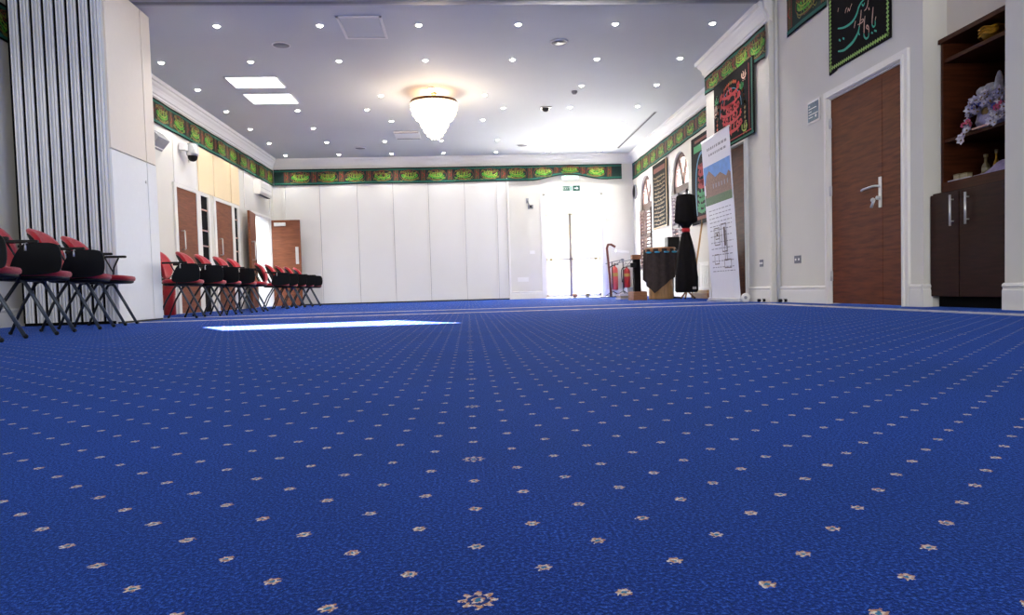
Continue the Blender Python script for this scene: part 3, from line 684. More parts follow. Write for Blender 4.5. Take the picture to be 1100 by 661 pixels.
frieze('frieze_cloth', lambda u, v, d: (XN-d, u, v), 6.93, 7.80, lambda u: 2.965, 3.42, 'dark green calligraphy frieze cloth left of the black banner', tile=.75, phase=.02)

def bead_line(mb, fn, p, q, step, r, m, d):
    L = math.hypot(q[0]-p[0], q[1]-p[1]); n = max(1, int(L/step))
    for i in range(n+1):
        t = i/n; mb.diamond(fn, p[0]+(q[0]-p[0])*t, p[1]+(q[1]-p[1])*t, r, m, d)
# black banner over the door: u runs toward the viewer so writing reads left to right on the wall
fB = lambda u, v, d: (XN-.005-d, 6.88-u, v)
bw = 1.02
bb = MB().prism([(0, 2.27), (.13, 2.285), (.14, 2.295), (bw, 2.285), (bw, 3.30), (0, 3.30)], fB, 0, .012, BLACKC).build('wall_banner'); tag(bb, 'black cloth banner with teal and peach calligraphy above the walnut door', 'banner')
b = MB()
for a, c in (((.035, 2.31), (.035, 3.27)), ((.035, 2.325), (bw-.035, 2.325)), ((bw-.035, 2.33), (bw-.035, 3.27)), ((.035, 3.265), (bw-.035, 3.265))):
    bead_line(b, fB, a, c, .036, .022, PALEG, .015)
b.build('beaded_border', bb)
CAL = [('T', 0.0254, [(0.179, 2.667), (0.271, 2.64), (0.36, 2.63), (0.447, 2.638), (0.512, 2.677), (0.544, 2.722), (0.586, 2.75), (0.641, 2.76)]), ('T', 0.03, [(0.18, 2.449), (0.279, 2.426), (0.357, 2.431), (0.445, 2.448), (0.509, 2.483), (0.541, 2.517), (0.556, 2.557)]), ('T', 0.0185, [(0.196, 2.556), (0.228, 2.533)]), ('T', 0.0185, [(0.265, 2.546), (0.296, 2.526)]), ('P', 0.0162, [(0.774, 2.636), (0.766, 2.579), (0.758, 2.527), (0.757, 2.488)]), ('T', 0.0173, [(0.753, 2.495), (0.772, 2.466), (0.801, 2.466), (0.804, 2.509)]), ('P', 0.0104, [(0.806, 2.509), (0.816, 2.538)]), ('T', 0.0162, [(0.743, 2.426), (0.768, 2.41)]), ('T', 0.0162, [(0.788, 2.428), (0.826, 2.407)]), ('P', 0.015, [(0.647, 2.608), (0.634, 2.551), (0.63, 2.496), (0.629, 2.46)]), ('T', 0.0185, [(0.625, 2.462), (0.633, 2.428), (0.663, 2.401), (0.697, 2.405), (0.705, 2.437)]), ('P', 0.0139, [(0.705, 2.437), (0.702, 2.487), (0.678, 2.512), (0.666, 2.497), (0.694, 2.471)]), ('P', 0.0162, [(0.704, 2.658), (0.715, 2.634)]), ('P', 0.015, [(0.587, 2.684), (0.578, 2.629), (0.565, 2.577), (0.552, 2.542)]), ('T', 0.015, [(0.552, 2.542), (0.543, 2.492), (0.561, 2.47)]), ('P', 0.0115, [(0.468, 2.565), (0.481, 2.603), (0.494, 2.621)]), ('P', 0.0115, [(0.584, 2.593), (0.614, 2.592), (0.618, 2.574), (0.573, 2.568), (0.527, 2.574)]), ('P', 0.0127, [(0.701, 2.732), (0.688, 2.687), (0.668, 2.664), (0.636, 2.658)]), ('T', 0.015, [(0.596, 2.735), (0.62, 2.708), (0.641, 2.728)]), ('P', 0.0104, [(0.313, 2.76), (0.327, 2.79), (0.349, 2.801)]), ('P', 0.0104, [(0.353, 2.753), (0.371, 2.783), (0.388, 2.753), (0.411, 2.788)]), ('P', 0.0104, [(0.415, 2.784), (0.432, 2.803)]), ('P', 0.0092, [(0.182, 2.823), (0.196, 2.857)]), ('T', 0.0254, [(0.756, 2.726), (0.833, 2.738), (0.89, 2.768)]), ('P', 0.0162, [(0.493, 2.834), (0.483, 2.907), (0.473, 2.968)]), ('T', 0.0254, [(0.138, 3.027), (0.321, 2.963), (0.452, 2.966), (0.537, 3.02)]), ('P', 0.015, [(0.776, 2.762), (0.769, 2.831), (0.758, 2.901)]), ('P', 0.015, [(0.32, 2.951), (0.31, 3.014), (0.304, 3.076)])]
b = MB()
for mname, w, pts in CAL:
    b.stroke(fB, smooth(pts, 5), [wi for wi in ([w*(.35+.65*math.sin(PI*(i+2)/(5*(len(pts)-1)+4))) for i in range(5*(len(pts)-1)+1)])], {'T': TEALT, 'P': PEACH}[mname], .017)
b.build('calligraphy', bb)

# red calligraphy banner on pier
fR = lambda u, v, d: (XM-.03-d, 9.84-u, v)
rb = MB().box(XM-.036, XM-.026, 8.46, 9.84, 2.06, 3.0, BLACKC).build('wall_banner'); tag(rb, 'black banner with red calligraphy in an arch, above the pull up banner', 'banner')
b = MB(); rnd = random.Random(11)
b.stroke(fR, [(1.33, 2.07), (1.33, 2.99)], [.03]*2, TEAL, .009); b.stroke(fR, [(1.24, 2.12), (1.24, 2.95)], [.012]*2, REDT, .009); b.stroke(fR, [(.02, 2.13), (1.3, 2.13)], [.014]*2, REDT, .009)
b.stroke(fR, [(.0, 2.085), (1.38, 2.085)], [.025]*2, TEAL, .009)
arch = [(.13, 2.2), (.13, 2.5)]+[(.62-.47*math.cos(a), 2.52+.36*math.sin(a)) for a in [PI*k/14 for k in range(15)]]+[(1.11, 2.5), (1.11, 2.2)]
for (p, q) in zip(arch[:-1], arch[1:]): bead_line(b, fR, p, q, .05, .028, ORT if rnd.random() < .7 else GOLD, .010)
b.stroke(fR, [(.62-.38*math.cos(a), 2.50+.30*math.sin(a)) for a in [PI*k/20 for k in range(21)]], [.01]*21, BLUET, .010)
b.build('arch_border', rb)
b = MB()
for j in range(5): script(b, fR, .24+.02*j*(j > 2), 2.68-.12*j, .74, .15, REDT, rnd, .036, .013, 6)
b.build('calligraphy', rb)
b = MB(); script(b, fR, 1.0, 2.12, .2, .15, NEON2, rnd, .02, .014, 3); script(b, fR, 1.02, 2.78, .16, .12, PEACH, rnd, .018, .014, 3); script(b, fR, .95, 2.68, .14, .1, GREENT, rnd, .02, .014, 3); script(b, fR, .03, 2.55, .12, .2, PEACH, rnd, .016, .014, 3); script(b, fR, .06, 2.72, .14, .12, GREENT, rnd, .016, .014, 3)
b.build('corner_script', rb)
# slim banners between the windows
fS = lambda u, v, d: (XR-.02-d, 15.30-u, v)
g = MB().box(XR-.03, XR-.018, 14.2, 15.30, 1.46, 2.84, BLACKC).build('wall_banner'); tag(g, 'black banner with rows of gold script between the arched windows', 'banner')
b = MB(); b.stroke(fS, [(1.06, 1.47), (1.06, 2.83)], [.05]*2, OAK, .012); b.stroke(fS, [(0, 1.475), (1.1, 1.475)], [.03]*2, OAK, .012); b.stroke(fS, [(.1, 2.70), (.95, 2.70)], [.1]*2, REDBR, .012)
b.build('fringe', g)
b = MB(); rnd = random.Random(5)
for j in range(13): script(b, fS, .08, 2.52-.083*j, .88, .055, GOLD, rnd, .011, .013, 9)
b.build('calligraphy', g)
fT = lambda u, v, d: (XR-.02-d, 12.62-u, v)
g = MB().box(XR-.03, XR-.018, 11.45, 12.62, 1.30, 2.84, BLACKC).build('wall_banner'); tag(g, 'dark banner with blue arch, red and green script beside the pale pier', 'banner')
b = MB(); ar = [(.28, 1.45), (.25, 1.9), (.27, 2.2), (.38, 2.42), (.56, 2.52), (.74, 2.42), (.86, 2.2), (.88, 1.9), (.86, 1.45)]
b.stroke(fT, smooth(ar), [.05]*(4*8+1), BLUET, .012); b.stroke(fT, [(.15, 2.62), (1.0, 2.62)], [.12]*2, GREENT, .012); b.stroke(fT, [(.2, 2.75), (1.0, 2.75)], [.05]*2, REDBR, .012); b.stroke(fT, [(.3, 1.4), (.85, 1.4)], [.06]*2, REDBR, .012)
b.build('arch_border', g)
b = MB(); rnd = random.Random(9)
for j in range(4): script(b, fT, .36, 2.22-.11*j, .42, .13, REDT, rnd, .045, .014, 5)
for j in range(4): script(b, fT, .34, 1.78-.1*j, .46, .11, GREENT, rnd, .045, .014, 5)
b.build('calligraphy', g)

# ------------------------------------------------------------------ pull up banner
pb = empty('pull_up_banner', (3.42, 8.98, 0), 'tall white pull up banner with building photo leaning before the pier door', 'banner stand')
def fP(u, v, d):     # u 0..1 from far edge to near edge, v 0..2.19
    t = v/2.19; yy = 9.74+(8.70-9.74)*u; return (-.005+.015-.12*t-d-.0, yy-8.98, .045+v*.985)
pn = MB().prism([(0, 0), (1, 0), (1, 2.19), (0, 2.19)], fP, 0, .004, PAPER).build('print_panel', pb)
b = MB()
def rect(mb, u0, u1, v0, v1, m, d=.006): mb.add([fP(u0, v0, d), fP(u1, v0, d), fP(u1, v1, d), fP(u0, v1, d)], [(0,1,2,3)], m)
rect(b, .02, .97, 1.58, 1.83, SKYP); b.build('photo_sky', pn)
b = MB(); b.add([fP(u, v, .0075) for u, v in ((.06, 1.40), (.97, 1.40), (.97, 1.62), (.90, 1.66), (.82, 1.60), (.62, 1.68), (.44, 1.64), (.30, 1.72), (.22, 1.76), (.12, 1.70), (.06, 1.58))], [list(range(11))], BRICKP)
for k in range(6): rect(b, .34+.1*k, .37+.1*k, 1.50, 1.56, INK, .009)
b.build('photo_building', pn)
b = MB(); rect(b, .02, .97, 1.29, 1.44, LAWNP, .007); b.build('photo_lawn', pn)
b = MB(); rnd = random.Random(4)
for (v, h, a, c) in ((2.03, .035, .2, .85), (1.95, .03, .25, .8)):
    u = a
    while u < c:
        w = rnd.uniform(.03, .09); rect(b, u, u+w, v, v+h, INK); u += w+.025
v = 1.20
while v > .32:
    u = .12
    while u < .88:
        w = rnd.uniform(.05, .12); rect(b, u, min(.9, u+w), v, v+.012, INK); u += w+.03
    v -= .055 if v > .95 or v < .5 else .085
b.build('small_text', pn)
b = MB()
def ol(u0, u1, v0, v1, w=.012):
    rect(b, u0, u1, v0, v0+w, INKB, .008); rect(b, u0, u1, v1-w, v1, INKB, .008); rect(b, u0, u0+w, v0, v1, INKB, .008); rect(b, u1-w, u1, v0, v1, INKB, .008)
ol(.26, .46, .72, .96); ol(.30, .44, .80, .90); ol(.52, .70, .62, 1.0); ol(.60, .68, .5, .9); ol(.22, .38, .46, .60); ol(.56, .80, .40, .52); rect(b, .34, .40, .84, .88, INKB, .009); rect(b, .60, .66, .70, .95, INKB, .009)
b.build('floor_plan_drawing', pn)
MB().box(-.035, .04, -.32, .82, 0, .045, STEEL, bev=.008).build('base', pb)
MB().tube([fP(-.005, 2.195, -.002), fP(1.005, 2.195, -.002)], .012, STEEL, 8).build('top_rail', pb)
MB().tube([(.03, .24, .03), (-.09, .24, 2.18)], .009, STEEL, 8).build('support_pole', pb)
for yy in (-.2, .68): MB().box(-.09, .08, yy-.02, yy+.02, 0, .012, STEEL, bev=.003).build('foot', pb)

# ------------------------------------------------------------------ training chairs with writing tablets
def rounded_pad(mb, fn, a, b, t, m, n=28, p=2.8, dome=.012):
    rings = [(.0, 1.0, dome), (.5, 1, dome*.9), (.85, 1, dome*.5), (.97, 1, 0), (1, 1, -t*.35), (.985, 1, -t*.8), (.9, 1, -t)]
    vs = []; 
    for s_, _, z in rings:
        for k in range(n):
            th = 2*PI*k/n; c, s = math.cos(th), math.sin(th)
            x_ = a*math.copysign(abs(c)**(2/p), c)*max(s_, .001); y_ = b*math.copysign(abs(s)**(2/p), s)*max(s_, .001); vs.append(fn(x_, y_, z))
    fs = [(i*n+k, i*n+(k+1) % n, (i+1)*n+(k+1) % n, (i+1)*n+k) for i in range(len(rings)-1) for k in range(n)]+[[(len(rings)-1)*n+k for k in range(n)]]
    mb.add(vs, fs, m, True)
def make_chair(tablet=True):
    r = empty('training_chair', (0, 0, 0), 'red chair', 'chair')
    sf = lambda x, y, z: (x+.02, y, .465+z-.04*max(0, x-.1)+.02*abs(y)/.23*.3)
    b = MB(); rounded_pad(b, sf, .225, .235, .045, RED); b.build('seat', r)
    b = MB(); rounded_pad(b, lambda x, y, z: (x+.015, y, .428+z), .215, .222, .03, BLACKP, dome=0); b.build('seat_shell', r)
    th = math.radians(24)
    bf = lambda x, y, z: (-.235+z*math.cos(th)-x*math.sin(th), y, .665+x*math.cos(th)+z*math.sin(th))
    b = MB(); rounded_pad(b, lambda x, y, z: bf(x+.01, y*(1-.12*max(0, x)/.2), z+1.5*y*y), .20, .235, .04, RED, p=2.3); b.build('backrest', r)
    b = MB(); rounded_pad(b, lambda x, y, z: bf(x+.0, y, -.042-z*.6+1.5*y*y), .175, .222, .02, BLACKP, p=2.4, dome=.006); b.build('back_shell', r)
    for s_ in (-1, 1):
        MB().tube([(-.16, s_*.12, .42), (-.235, s_*.12, .45), (-.285, s_*.12, .55), (-.325, s_*.12, .64)], .010, TUBE, 8).build('back_bracket', r)
        MB().tube([(-.02, s_*.20, .405), (.02, s_*.21, .385), (.10, s_*.215, .22), (.20, s_*.22, .01)], [.014, .014, .0135, .013], LEGF, 8).ball((.202, s_*.22, .014), .016, BLACKP, 6).build('leg', r)
        MB().tube([(.02, s_*.18, .405), (-.03, s_*.19, .385), (-.13, s_*.21, .22), (-.22, s_*.215, .01)], [.0125, .0125, .0115, .011], TUBE, 8).ball((-.222, s_*.215, .012), .015, BLACKP, 6).build('leg', r)
    MB().tube([(0, -.21, .402), (0, .21, .402)], .014, TUBE, 8).tube([(-.12, -.19, .41), (.13, -.19, .41)], .011, TUBE, 8).tube([(-.12, .19, .41), (.13, .19, .41)], .011, TUBE, 8).build('underframe', r)
    for s_ in ((-1, 1)):
        MB().tube([(-.03, s_*.20, .39), (-.0, s_*.24, .42), (.015, s_*.245, .56), (.06, s_*.245, .655)], .009, TUBE, 8).tube([(.015, s_*.245, .50), (-.06, s_*.245, .655)], .007, TUBE, 8).build('arm_support', r)
        MB().box(-.15, .13, s_*.245-.02, s_*.245+.02, .655, .678, BLACKP, bev=.008).build('armrest', r)
    if tablet:   # writing tablet folded down at the right hand side
        pts = [(.02, .648), (.12, .655), (.20, .65), (.235, .62), (.245, .54), (.235, .47), (.20, .445), (.08, .43), (-.02, .435), (-.07, .455), (-.06, .52), (-.02, .60)]
        MB().prism([p[:2] for p in smooth(pts+[pts[0]], 4)[:-1]], lambda u, v, d: (u+.03, -.278+d-.02*(v-.43), v), -.008, .008, BLACKPD).build('writing_tablet', r)
        MB().tube([(.06, -.245, .66), (.06, -.285, .645), (.06, -.29, .60)], .008, STEEL, 6).build('tablet_hinge', r)
    return r
def copy_thing(root):
    r = root.copy(); COL.objects.link(r)
    for c in list(root.children):
        d = c.copy(); COL.objects.link(d); d.parent = r
    return r
chA = make_chair(True); chB = make_chair(False); usedA = usedB = False
GR = ['red chairs in front of the folded partition stack', 'red chairs along the left wall doors', 'red chairs before the open double door']
CH = [(-3.09, 4.60, 15, 1, 'red padded chair with black writing tablet, cut off by the left frame edge', 0), (-3.20, 5.38, 14, 1, 'red padded chair with black tablet, second in the row before the partition stack', 0),
      (-3.295, 6.17, 13, 1, 'red padded chair with black tablet, third in the row before the partition stack', 0), (-3.44, 6.92, 12, 0, 'red chair with bare armrest and no tablet, last in the row before the partition stack', 0),
      (-3.50, 8.85, 8, 1, 'red chair with black tablet, nearest in the row beside the left wall doors', 1), (-3.44, 9.48, 8, 1, 'red chair with black tablet, second nearest in the row by the left wall doors', 1),
      (-3.44, 10.10, 8, 1, 'red chair with black tablet, third in the row by the left wall doors', 1), (-3.41, 10.72, 8, 1, 'red chair with black tablet, fourth in the row by the left wall doors', 1),
      (-3.42, 11.34, 8, 0, 'red chair with bare armrest, farthest in the row by the left wall doors', 1),
      (-3.52, 13.1, 10, 1, 'red chair, nearest in the distant row in front of the open double door', 2), (-3.52, 13.75, 10, 1, 'red chair, second in the distant row in front of the open double door', 2),
      (-3.51, 14.4, 10, 1, 'red chair, third in the distant row in front of the open double door', 2), (-3.49, 15.03, 10, 1, 'red chair, fourth in the distant row in front of the open double door', 2),
      (-3.46, 15.66, 10, 1, 'red chair, farthest in the distant row in front of the open double door', 2)]
for x_, y_, a, tb, lab, g in CH:
    if tb: o = chA if not usedA else copy_thing(chA); usedA = True
    else: o = chB if not usedB else copy_thing(chB); usedB = True
    o.location = (x_, y_, 0); o.rotation_euler = (0, 0, math.radians(a)); tag(o, lab, 'chair', GR[g])

# ------------------------------------------------------------------ alcove cabinet (right)
cab = empty('cabinet', (3.70, 5.03, 0), 'dark walnut base cabinet with two doors in the right alcove', 'cabinet')
O = cab.location
def bx(mb, x0, x1, y0, y1, z0, z1, m, bev=0): return mb.box(x0-O.x, x1-O.x, y0-O.y, y1-O.y, z0, z1, m, bev=bev)
bx(MB(), 3.73, 4.30, 4.62, 5.445, .10, .90, WOODD).build('body', cab)
bx(MB(), 3.78, 4.28, 4.62, 5.445, 0, .10, DARKGAP).build('plinth', cab)
da = bx(MB(), 3.708, 3.729, 5.118, 5.445, .085, .885, WOODD, .002).build('door', cab)
db = bx(MB(), 3.708, 3.729, 4.62, 5.112, .085, .885, WOODD, .002).build('door', cab)
for yy, p in ((5.175, da), (5.01, db)):
    h = MB(); z0, z1 = .625, .86; X = 3.708-O.x
    h.tube([(X-.03, yy-O.y, z0), (X-.03, yy-O.y, z1)], .008, STEEL, 10)
    for z in (z0+.035, z1-.035): h.tube([(X, yy-O.y, z), (X-.03, yy-O.y, z)], .005, STEEL, 6)
    h.build('bar_handle', p)
bs = empty('bookcase', (3.80, 5.03, .90), 'dark walnut open shelf unit standing on the alcove cabinet', 'shelf unit')
O = bs.location
def bz(mb, x0, x1, y0, y1, z0, z1, m, bev=0): return mb.box(x0-O.x, x1-O.x, y0-O.y, y1-O.y, z0-O.z, z1-O.z, m, bev=bev)
bz(MB(), 3.80, 4.30, 5.42, 5.445, .90, 2.12, WOODS).build('side_panel', bs)
bz(MB(), 3.80, 4.30, 4.62, 4.645, .90, 2.12, WOODS).build('side_panel', bs)
bz(MB(), 4.28, 4.30, 4.645, 5.42, .90, 2.12, WOODD).build('back_panel', bs)
bz(MB(), 3.78, 4.30, 4.60, 5.455, 2.08, 2.115, WOODS, .002).build('top', bs)
bz(MB(), 3.80, 4.30, 4.645, 5.42, .90, .985, WOODS, .002).build('bottom_shelf', bs)
bz(MB(), 3.81, 4.28, 4.645, 5.42, 1.30, 1.325, WOODS, .002).build('shelf', bs)
bz(MB(), 3.81, 4.28, 4.645, 5.42, 1.925, 1.955, WOODS, .002).build('shelf', bs)
# things on the shelves
gb = empty('ornament', (3.90, 5.02, 1.955), 'gold openwork bowl ornament on the top shelf', 'ornament')
b = MB(); b.lathe([(.03, 0), (.05, .01), (.075, .05), (.085, .09), (.08, .095), (.05, .03), (.02, .012)], GOLDO, seg=20); b.build('bowl', gb)
b = MB()
for k in range(3): b.tube([(.09*math.cos(a), .09*math.sin(a), .045+.025*k+.006*math.sin(6*a)) for a in [2*PI*i/24 for i in range(25)]], .006, GOLDO, 6)
b.build('rope_trim', gb)
# floral hanging arrangement on the middle shelf
fa = empty('floral_arrangement', (3.88, 4.93, 1.325), 'draped arrangement of white, lilac, blue and pink fabric flowers on the middle shelf', 'floral arrangement')
def flower(mb, c, r, m, n=6, rnd=R):
    ax = Vector((-1, rnd.uniform(-.5, .5), rnd.uniform(-.3, .6))).normalized(); t = ax.orthogonal().normalized(); w = ax.cross(t); c = Vector(c)
    for k in range(n):
        a = 2*PI*k/n+rnd.random()*.4; d = t*math.cos(a)+w*math.sin(a); p = w*math.cos(a)-t*math.sin(a)
        mb.add([c, c+d*r*.6+p*r*.42+ax*r*.25, c+d*r*1.05+ax*r*.45, c+d*r*.6-p*r*.42+ax*r*.25, c+d*r*.6+ax*r*.1], [(0, 1, 4), (1, 2, 4), (2, 3, 4), (3, 0, 4)], m)
    mb.ball(tuple(c+ax*r*.2), r*.22, GOLD, 5)
rf = random.Random(21)
b = MB()   # soft body mound
b.lathe([(.02, .0), (.13, .0), (.155, .06), (.15, .14), (.12, .21), (.06, .25), (.01, .26)], SILKL, seg=22, sx=.6, sy=1.25, fold=lambda a, z: .08*math.sin(7*a+20*z)+.05*math.sin(13*a)); b.build('fabric_mound', fa)
b = MB(); b.lathe([(.05, .2), (.04, .26), (.03, .30), (.022, .35), (.012, .385), (.002, .395)], TULLE, c=(.0, .0, 0), seg=14, fold=lambda a, z: .12*math.sin(5*a+9*z)); b.build('white_bow', fa)
b = MB(); 
for k in range(7): b.ball((rf.uniform(-.04, .02), .10+rf.uniform(-.04, .06), .25+rf.uniform(-.02, .06)), .035, TULLE, 6, sy=1.5)
b.build('tulle', fa)
def cluster(name, m, pts, r):
    b = MB()
    for p in pts: flower(b, (p[0]+rf.uniform(-.01, .01), p[1]+rf.uniform(-.012, .012), p[2]+rf.uniform(-.012, .012)), r*rf.uniform(.8, 1.2), m, 6, rf)
    b.build(name, fa)
arcp = lambda a, s=1: (-.10*s, .19*math.cos(a), .03+.19*math.sin(a))
cluster('lilac_flowers', SILKL, [arcp(PI*k/12) for k in range(13)]+[arcp(PI*k/9+.1, .8) for k in range(9)]+[(-.09-rf.uniform(0, .03), rf.uniform(-.19, .17), .05+rf.uniform(.03, .17)) for k in range(26)], .033)
cluster('white_flowers', SILKW, [arcp(PI*k/7+.2, 1.12) for k in range(7)]+[(-.10, .19, .01), (-.11, .21, -.02), (-.11, .23, -.055), (-.10, .26, -.035), (-.11, -.07, .02), (-.11, -.10, -.01), (-.115, -.13, .04), (-.11, -.16, .02), (-.11, -.04, .01), (-.11, -.09, .06), (-.11, -.19, .05)], .034)
cluster('blue_flowers', SILKB, [(-.115, .15*math.cos(a)+.02, .04+.13*math.sin(a)) for a in [.3+k*.27 for k in range(10)]], .022)
cluster('pink_flowers', SILKP, [(-.12, .21, .04), (-.12, .17, .05), (-.12, .14, .045), (-.12, -.13, .10), (-.12, -.16, .09), (-.12, -.17, .12)], .026)
b = MB(); b.ball((-.075, .03, .11), .035, GOLD, 7, sx=.6, sy=1.6); b.box(-.1, -.085, -.04, .15, -.0, .012, PEACH); b.build('gold_ribbon', fa)
# lower shelf: bottles, small boxes, lavender cloth
def bottle(x_, y_, h, r_, m, lab):
    o = MB().lathe([(r_*.9, 0), (r_, .01), (r_, h*.45), (r_*.75, h*.55), (r_*.35, h*.65), (r_*.35, h*.85), (r_*.5, h*.87), (r_*.5, h*.98), (r_*.2, h)], m, seg=16)
    e = empty('bottle', (x_, y_, .985), lab, 'bottle'); o.build('bottle_body', e)
    MB().lathe([(r_*.52, h*.86), (r_*.55, h*.88), (r_*.55, h), (r_*.1, h*1.01)], BRASS, seg=14).build('cap', e)
    MB().lathe([(r_*1.02, h*.2), (r_*1.02, h*.4), (r_*.9, h*.4), (r_*.9, h*.2)], CARDB, seg=16).build('paper_label', e)
bottle(3.93, 5.13, .17, .028, BRASS, 'dull brass bottle with white band on the lower shelf')
bottle(3.955, 5.055, .19, .020, GOLDO, 'tall slender gold bottle on the lower shelf')
bottle(3.99, 5.22, .09, .03, BRASS, 'short dark brass jar on the lower shelf')
for x_, y_, w, d, h, lab in ((3.86, 5.33, .035, .03, .055, 'small beige box at the left end of the lower shelf'), (3.86, 5.245, .04, .035, .05, 'small beige box beside the short jar on the lower shelf')):
    e = empty('small_box', (x_, y_, .985), lab, 'box'); MB().box(-w/2*1.2, w/2*1.2, -d, d, 0, h*.8, CARDB, bev=.002).build('box_body', e); MB().box(-w/2*1.25, w/2*1.25, -d*1.04, d*1.04, h*.8, h, BRASS, bev=.002).build('lid', e)
tag(MB().box(3.82, 3.835, 5.15, 5.40, .986, .996, SILKW).box(3.835, 3.86, 5.13, 5.135, .986, .99, SILKW).build('paper_strip'), 'thin white strip along the front edge of the lower shelf', 'paper')
b = MB(); n = 20; vs = []
for i in range(n+1):
    for j in range(9):
        u, v = i/n, j/8; yy = 5.14-.48*u; hh = (.10*math.sin(PI*min(1, u*1.05))**.8*u+.006)*(math.sin(PI*v)**.7)+.012*math.sin(12*u+7*v)*math.sin(PI*v)
        vs.append((3.835+.16*v*(.3+.7*u), yy+.01*math.sin(9*v), .9855+max(.001, hh+.055*u*math.sin(PI*v))))
b.add(vs, [(i*9+j, i*9+j+1, (i+1)*9+j+1, (i+1)*9+j) for i in range(n) for j in range(8)], LAV, True)
tag(b.build('folded_cloth'), 'crumpled lavender cloth at the right end of the lower shelf', 'cloth')

# ------------------------------------------------------------------ right wall small things
nt_ = tag(MB().box(XN-.012, XN-.001, 7.09, 7.35, 1.89, 2.12, STEEL, bev=.003).build('wall_notice'), 'square blue grey notice plate left of the walnut door', 'notice')
MB().box(XN-.015, XN-.012, 7.11, 7.33, 1.91, 2.10, BLUEN).build('print', nt_)
b = MB(); fN = lambda u, v, d: (XN-.0155-d, 7.33-u, 1.91+v)
for k in range(5): b.stroke(fN, [(.02, .16-.03*k), (.05+.12*(k % 2)+.03*k*.5, .16-.03*k)], [.008]*2, SIGNW, .001)
b.diamond(fN, .17, .04, .02, SIGNW, .001); b.build('lettering', nt_)
def socket(name, loc, n, w, h, lab, m=STEEL, cat='socket', ax='x'):
    r = empty(name, loc, lab, cat)
    if ax == 'x':
        MB().box(n*.008 if n < 0 else 0, 0 if n < 0 else n*.008, -w/2, w/2, -h/2, h/2, m, bev=.002).build('plate', r)
        for s_ in (-.25, .25):
            MB().box(min(n*.008, n*.012), max(n*.008, n*.012), s_*w-.014, s_*w+.014, -.012, .012, DARKV if m is STEEL else WHITEP, bev=.001).build('outlet', r)
    else:
        MB().box(-w/2, w/2, -.008, 0, -h/2, h/2, m, bev=.002).build('plate', r)
        for s_ in (-.25, .25): MB().box(s_*w-.02, s_*w+.02, -.012, -.008, -.016, .016, WHITEP, bev=.001).build('switch', r)
socket('wall_socket', (XM-.001, 8.37, .47), -1, .10, .085, 'square steel wall socket on the pier beside the pull up banner', GREYD)
socket('wall_socket', (XN-.001, 7.62, .48), -1, .15, .085, 'double steel wall socket left of the walnut door', GREYD)
# round white device and small stoppers at the skirting
r = empty('door_stop', (3.46, 8.62, 0), 'round white disc shaped device standing at the foot of the pull up banner', 'device')
T = Matrix.Translation((0, 0, .055)) @ Matrix.Rotation(PI/2, 4, 'X') @ Matrix.Rotation(math.radians(-20), 4, 'Y')
MB().lathe([(.001, -.015), (.045, -.015), (.055, -.008), (.055, .008), (.045, .015), (.001, .017)], WHITEP, seg=24, T=T).build('disc', r); MB().lathe([(.001, .017), (.018, .018), (.02, .02), (.001, .021)], GREYP, seg=18, T=T).build('button', r)
MB().box(-.03, .03, -.02, .02, 0, .008, WHITEP, bev=.002).build('foot', r)
r.name = 'round_device'
for x_, y_, lab in ((3.50, 8.24, 'small black and white floor stop by the pier skirting'), (3.59, 7.86, 'small black and white floor stop by the door wall skirting')):
    r = empty('floor_stop', (x_, y_, 0), lab, 'door stop')
    MB().tube([(-.045, 0, .022), (-.012, 0, .022)], .019, BLACKP, 12).build('rubber', r); MB().tube([(.012, 0, .022), (.045, 0, .022)], .019, BLACKP, 12).build('rubber', r)
    MB().tube([(-.012, 0, .022), (.012, 0, .022)], .013, WHITEP, 12).box(-.012, .012, -.012, .012, 0, .02, WHITEP, bev=.002).build('clip', r)
# round speaker on window wall by the corner
r = empty('wall_speaker', (XR, 17.0, 2.53), 'small round brown grey wall speaker in the far right corner', 'wall speaker')
T = Matrix.Rotation(-PI/2, 4, 'Y'); MB().lathe([(.17, .001), (.17, .03), (.15, .045), (.14, .04)], GREYP, seg=26, T=T).build('rim', r); MB().lathe([(.001, .04), (.14, .04), (.14, .001)], GREYD, seg=26, T=T).build('grille', r)

# ------------------------------------------------------------------ corner behind the pier: draped stand, lectern and clutter
ds = empty('draped_stand', (3.62, 11.5, 0), 'tall stand wrapped in black cloth and tied with a red band', 'draped stand')
fold = lambda a, z: .05*math.sin(9*a+3*z)+.03*math.sin(5*a-6*z)
MB().lathe([(.002, 1.735), (.09, 1.73), (.145, 1.70), (.155, 1.60), (.165, 1.45), (.18, 1.30), (.175, 1.27), (.10, 1.235), (.055, 1.17), (.05, 1.14)][::-1], BLACKC, seg=40, fold=fold).build('upper_drape', ds)
MB().lathe([(.05, 1.14), (.065, 1.08), (.10, .95), (.14, .75), (.165, .55), (.18, .35), (.18, .14), (.16, .11), (.01, .11)][::-1], BLACKC, seg=40, fold=fold).build('lower_drape', ds)
MB().lathe([(.045, 1.10), (.066, 1.11), (.07, 1.14), (.064, 1.17), (.045, 1.175)], RED, seg=24).build('red_tie', ds)
for a in (0, 2.1, 4.2): MB().tube([(0, 0, .14), (.13*math.cos(a), .13*math.sin(a), .015)], .014, BROWNB, 8).ball((.13*math.cos(a), .13*math.sin(a), .016), .016, BLACKP, 6).build('foot', ds)
MB().box(.04, .10, -.186, -.178, .16, .20, GREYP).build('buckle', ds)
lc = empty('lectern', (3.32, 12.0, 0), 'round wooden lectern draped in black cloth with blue trimmed top', 'lectern')
MB().lathe([(.20, 0), (.21, .02), (.20, .30), (.21, .60), (.235, .80), (.20, .80)], OAK, seg=30).build('body', lc)
MB().lathe([(.24, .80), (.265, .81), (.265, .87), (.25, .885), (.01, .885), (.01, .80)], BROWNB, seg=30).build('top', lc)
